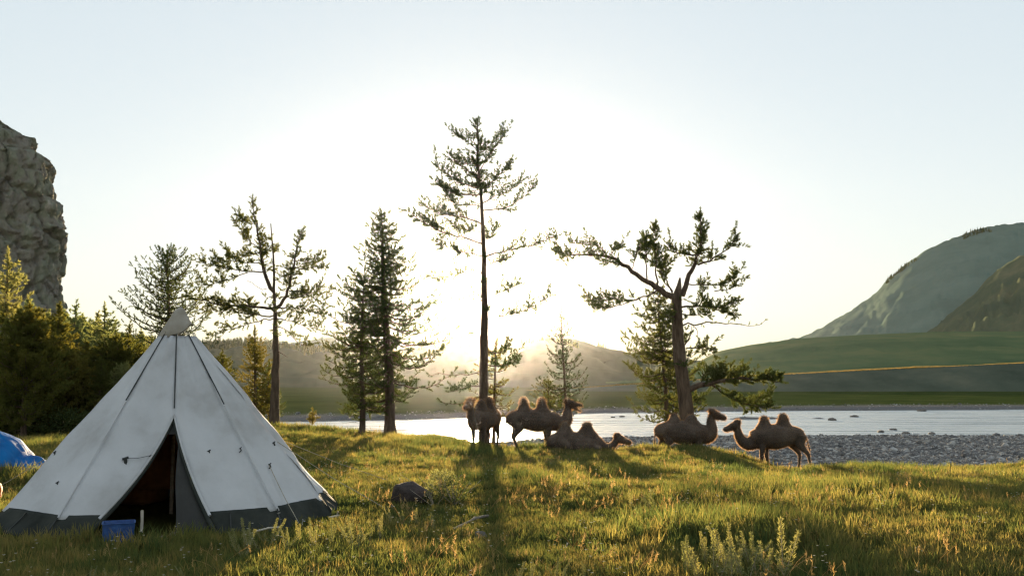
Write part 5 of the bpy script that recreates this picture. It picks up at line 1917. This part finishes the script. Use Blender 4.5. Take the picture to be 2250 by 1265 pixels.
scatter('dry_stems', np.stack([X, Y, Z], -1), np.stack([rg.normal(size=n) * 0.15, rg.normal(size=n) * 0.15, rg.uniform(0, 6.28, n)], -1), np.stack([s, s, s], -1),
        rg.integers(0, 5, n), [(stem(i, 0.30), M['seed']) for i in range(5)], 'dry straw-coloured seed stems standing in the meadow grass')


def flower(seed):
    rg = np.random.default_rng(seed)
    b = MB()
    for k in range(3):
        p = np.array([rg.normal() * 0.04, rg.normal() * 0.04, rg.uniform(0.14, 0.26)])
        for j in range(7):
            a = j * 0.9
            d = np.array([math.cos(a), math.sin(a), 0.35]) * 0.014
            e = np.array([math.cos(a + 0.5), math.sin(a + 0.5), 0.35]) * 0.014
            b.add([p, p + d, p + e], f3=[[0, 1, 2]])
    return b.mesh('flower')


X, Y, Z, rg = meadow_points(700, 8.5, 30, 1.5, 79)
n = len(X)
s = rg.uniform(0.7, 1.2, n)
scatter('meadow_flowers', np.stack([X, Y, Z], -1), np.stack([0 * s, 0 * s, rg.uniform(0, 6.28, n)], -1), np.stack([s, s, s], -1),
        rg.integers(0, 3, n), [(flower(i), M['petal']) for i in range(3)], 'small whitish flowers sprinkled through the meadow grass')


# tall grass along the lip of the terrace across the river
ix = np.argmin(np.abs(TE[3][:, 0] - 1.0))
lx, ly, lz = TE[0][ix], TE[1][ix], TE[2][ix]
u = RNG.random(5200)
px_ = -100 + 2500 * u
X = (px_ - 1125) / FPX * 345.0 + RNG.normal(size=len(u)) * 0.3
Y = 345.0 + RNG.uniform(-1.0, 5.0, len(u))
Z = np.interp(X, lx, lz) - 0.15
s = RNG.uniform(2.6, 4.6, len(u)) * (0.75 + 0.35 * fbm(X * 0.05, 1.7, 0, 3, 95))
scatter('terrace_grass', np.stack([X, Y, Z], -1), np.stack([0 * s, 0 * s, RNG.uniform(0, 6.28, len(u))], -1), np.stack([s * 1.3, s * 1.3, s], -1),
        RNG.integers(0, 2, len(u)), [(tuft(60 + i, 30, (0.08, 0.18), 0.16, 0.007, 0.7), M['grass_dry']) for i in range(2)], 'sunlit golden grass along the lip of the terrace across the river')


# sagebrush plumes: plants of their own
def sage_mesh(seed, h=0.6):
    rg = np.random.default_rng(seed)
    st_, lf = MB(), MB()
    for k in range(rg.integers(2, 5)):
        H = h * rg.uniform(0.5, 1.05)
        d = rg.normal(size=2) * 0.14
        p0 = np.array([rg.normal() * 0.04, rg.normal() * 0.04, -0.03])
        pts = np.array([p0 + np.array([d[0] * t, d[1] * t, H * t]) for t in np.linspace(0, 1, 6)])
        st_.tube(pts, np.linspace(0.005, 0.002, 6), 4, cap=False)
        n = int(340 * H / 0.6)
        t = rg.random(n) ** 0.75
        q = p0 + np.stack([d[0] * t, d[1] * t, H * t], -1)
        a = rg.uniform(0, 6.28, n)
        wd = 0.10 * (1 - t) ** 1.15 * np.minimum(1, t * 4 + 0.35) * rg.uniform(0.1, 1.0, n) * (0.75 + 0.6 * vnoise(t * 11 + k * 7.3, np.cos(a) * 1.5, np.sin(a) * 1.5, seed)) + 0.005
        q = q + np.stack([np.cos(a) * wd, np.sin(a) * wd, 0.6 * wd], -1)
        v = np.stack([np.cos(a), np.sin(a), np.full(n, 0.9)], -1) + rg.normal(size=(n, 3)) * 0.5
        v /= np.linalg.norm(v, axis=1)[:, None]
        s = np.cross(v, rg.normal(size=(n, 3)))
        s /= np.linalg.norm(s, axis=1)[:, None]
        L = rg.uniform(0.018, 0.042, n)
        V = np.stack([q - s * 0.005, q + s * 0.005, q + v * L[:, None]], 1).reshape(-1, 3)
        lf.add(V, f3=np.arange(3 * n).reshape(n, 3))
    return st_.mesh('stem'), lf.mesh('leaves')


sages = [sage_mesh(200 + i) for i in range(6)]


def sage(px, Y, sc_, label, group, k):
    X = (px - 1125) / FPX * Y
    root = empty('sagebrush_plant', (X, Y, gz(X, Y)), random.uniform(0, 6.28))
    root.scale = (sc_, sc_, sc_)
    a, b = sages[k % 6]
    link('stem', a, M['wood'], root)
    link('leaves', b, M['sage'], root)
    tag(root, label, 'plant', group)


k = 0
for px, Y, s in [(1500, 9.4, 0.65), (1525, 9.2, 0.75), (1552, 9.5, 0.8), (1580, 9.2, 0.9), (1605, 9.4, 0.75), (1628, 9.2, 0.85), (1650, 9.5, 0.7), (1672, 9.3, 0.75), (1698, 9.5, 1.05), (1712, 9.2, 0.7), (1590, 9.8, 0.7), (1640, 9.9, 0.7), (1545, 9.9, 0.6)]:
    sage(px, Y, s, 'pale green sagebrush plume in the clump at the bottom right', 'sagebrush clump at the bottom right', k)
    k += 1
for px, Y, s in [(1132, 9.0, 0.5), (1163, 9.3, 0.42), (1190, 8.9, 0.5), (1222, 9.2, 0.42), (1250, 9.0, 0.36), (1282, 9.3, 0.3)]:
    sage(px, Y, s, 'short grey-green sagebrush plume in the row at the bottom middle', 'sagebrush row at the bottom middle', k)
    k += 1
for px, Y, s in [(528, 11.2, 0.6), (548, 11.4, 0.65), (572, 11.2, 0.6), (600, 11.5, 0.55), (640, 11.3, 0.5), (668, 11.6, 0.5), (700, 11.3, 0.55), (730, 11.6, 0.6), (755, 11.9, 0.5), (785, 11.4, 0.6), (812, 11.7, 0.55), (838, 12.0, 0.5), (615, 11.9, 0.5), (690, 12.1, 0.5), (760, 12.4, 0.5), (545, 10.8, 0.5), (830, 12.6, 0.5)]:
    sage(px, Y, s, 'sunlit yellowish sagebrush plume right of the tent foot', 'sagebrush patch right of the tent foot', k)
    k += 1
for px, Y, s in [(1385, 14.4, 0.5), (1398, 14.6, 0.45), (1422, 14.3, 0.65), (1436, 14.5, 0.5)]:
    sage(px, Y, s, 'small pale sagebrush plume alone in the middle of the shaded meadow', 'four sagebrush plumes in mid meadow', k)
    k += 1
for px, Y, s in [(870, 13.2, 0.4), (892, 13.0, 0.45), (918, 13.2, 0.4), (945, 13.1, 0.4), (955, 12.8, 0.45)]:
    sage(px, Y, s, 'low sagebrush plume just in front of the dark boulder', 'sagebrush before the boulder', k)
    k += 1
for px, Y, s in [(120, 9.4, 0.3), (210, 9.2, 0.35), (260, 9.6, 0.3), (330, 9.2, 0.3), (420, 9.5, 0.35)]:
    sage(px, Y, s, 'low grey sagebrush in the shaded grass before the tent', 'sagebrush in the tent shade', k)
    k += 1

# shrubs by the boulder
def shrub(px, Y, s, mat, label, seed, n=420):
    X = (px - 1125) / FPX * Y
    root = empty('shrub', (X, Y, gz(X, Y)), 0)
    rg = np.random.default_rng(seed)
    b = MB()
    for q in range(9):
        d = rg.normal(size=2) * 0.22
        b.tube([(0, 0, -0.03), (d[0] * 0.5, d[1] * 0.5, 0.22), (d[0], d[1], 0.45)], [0.009, 0.006, 0.003], 4, cap=False)
    b.build('stem', M['wood'], root).scale = (s, s, s)
    lf = link('leaves', bush_mesh(seed, n, 0.6, 0.30, 0.055, 0.020), mat, root)
    lf.scale = (s, s, s)
    tag(root, label, 'shrub')


shrub(972, 15.6, 0.85, M['sage'], 'pale feathery shrub beside the dark boulder', 301, 900)
shrub(1000, 15.2, 0.75, M['needle'], 'dark leafy shrub at the right of the pale shrub', 302, 700)
shrub(957, 15.0, 0.55, M['needle'], 'low dark shrub against the right side of the boulder', 303, 500)

# ------------------------------------------------------------------ air
hz = MB()
hz.box((-2300, -110, -7.0), (2300, 1720, 330))
haze = hz.build('haze')
m, nt, out = new_mat('haze')
pv = N(nt, 'ShaderNodeVolumePrincipled')
pv.inputs['Color'].default_value = (0.86, 0.87, 0.93, 1)
pv.inputs['Density'].default_value = HAZE_DENSITY
pv.inputs['Anisotropy'].default_value = HAZE_G
nt.links.new(pv.outputs[0], out.inputs['Volume'])
haze.data.materials.append(m)
tag(haze, 'thin sunlit evening haze over the valley', kind='stuff')
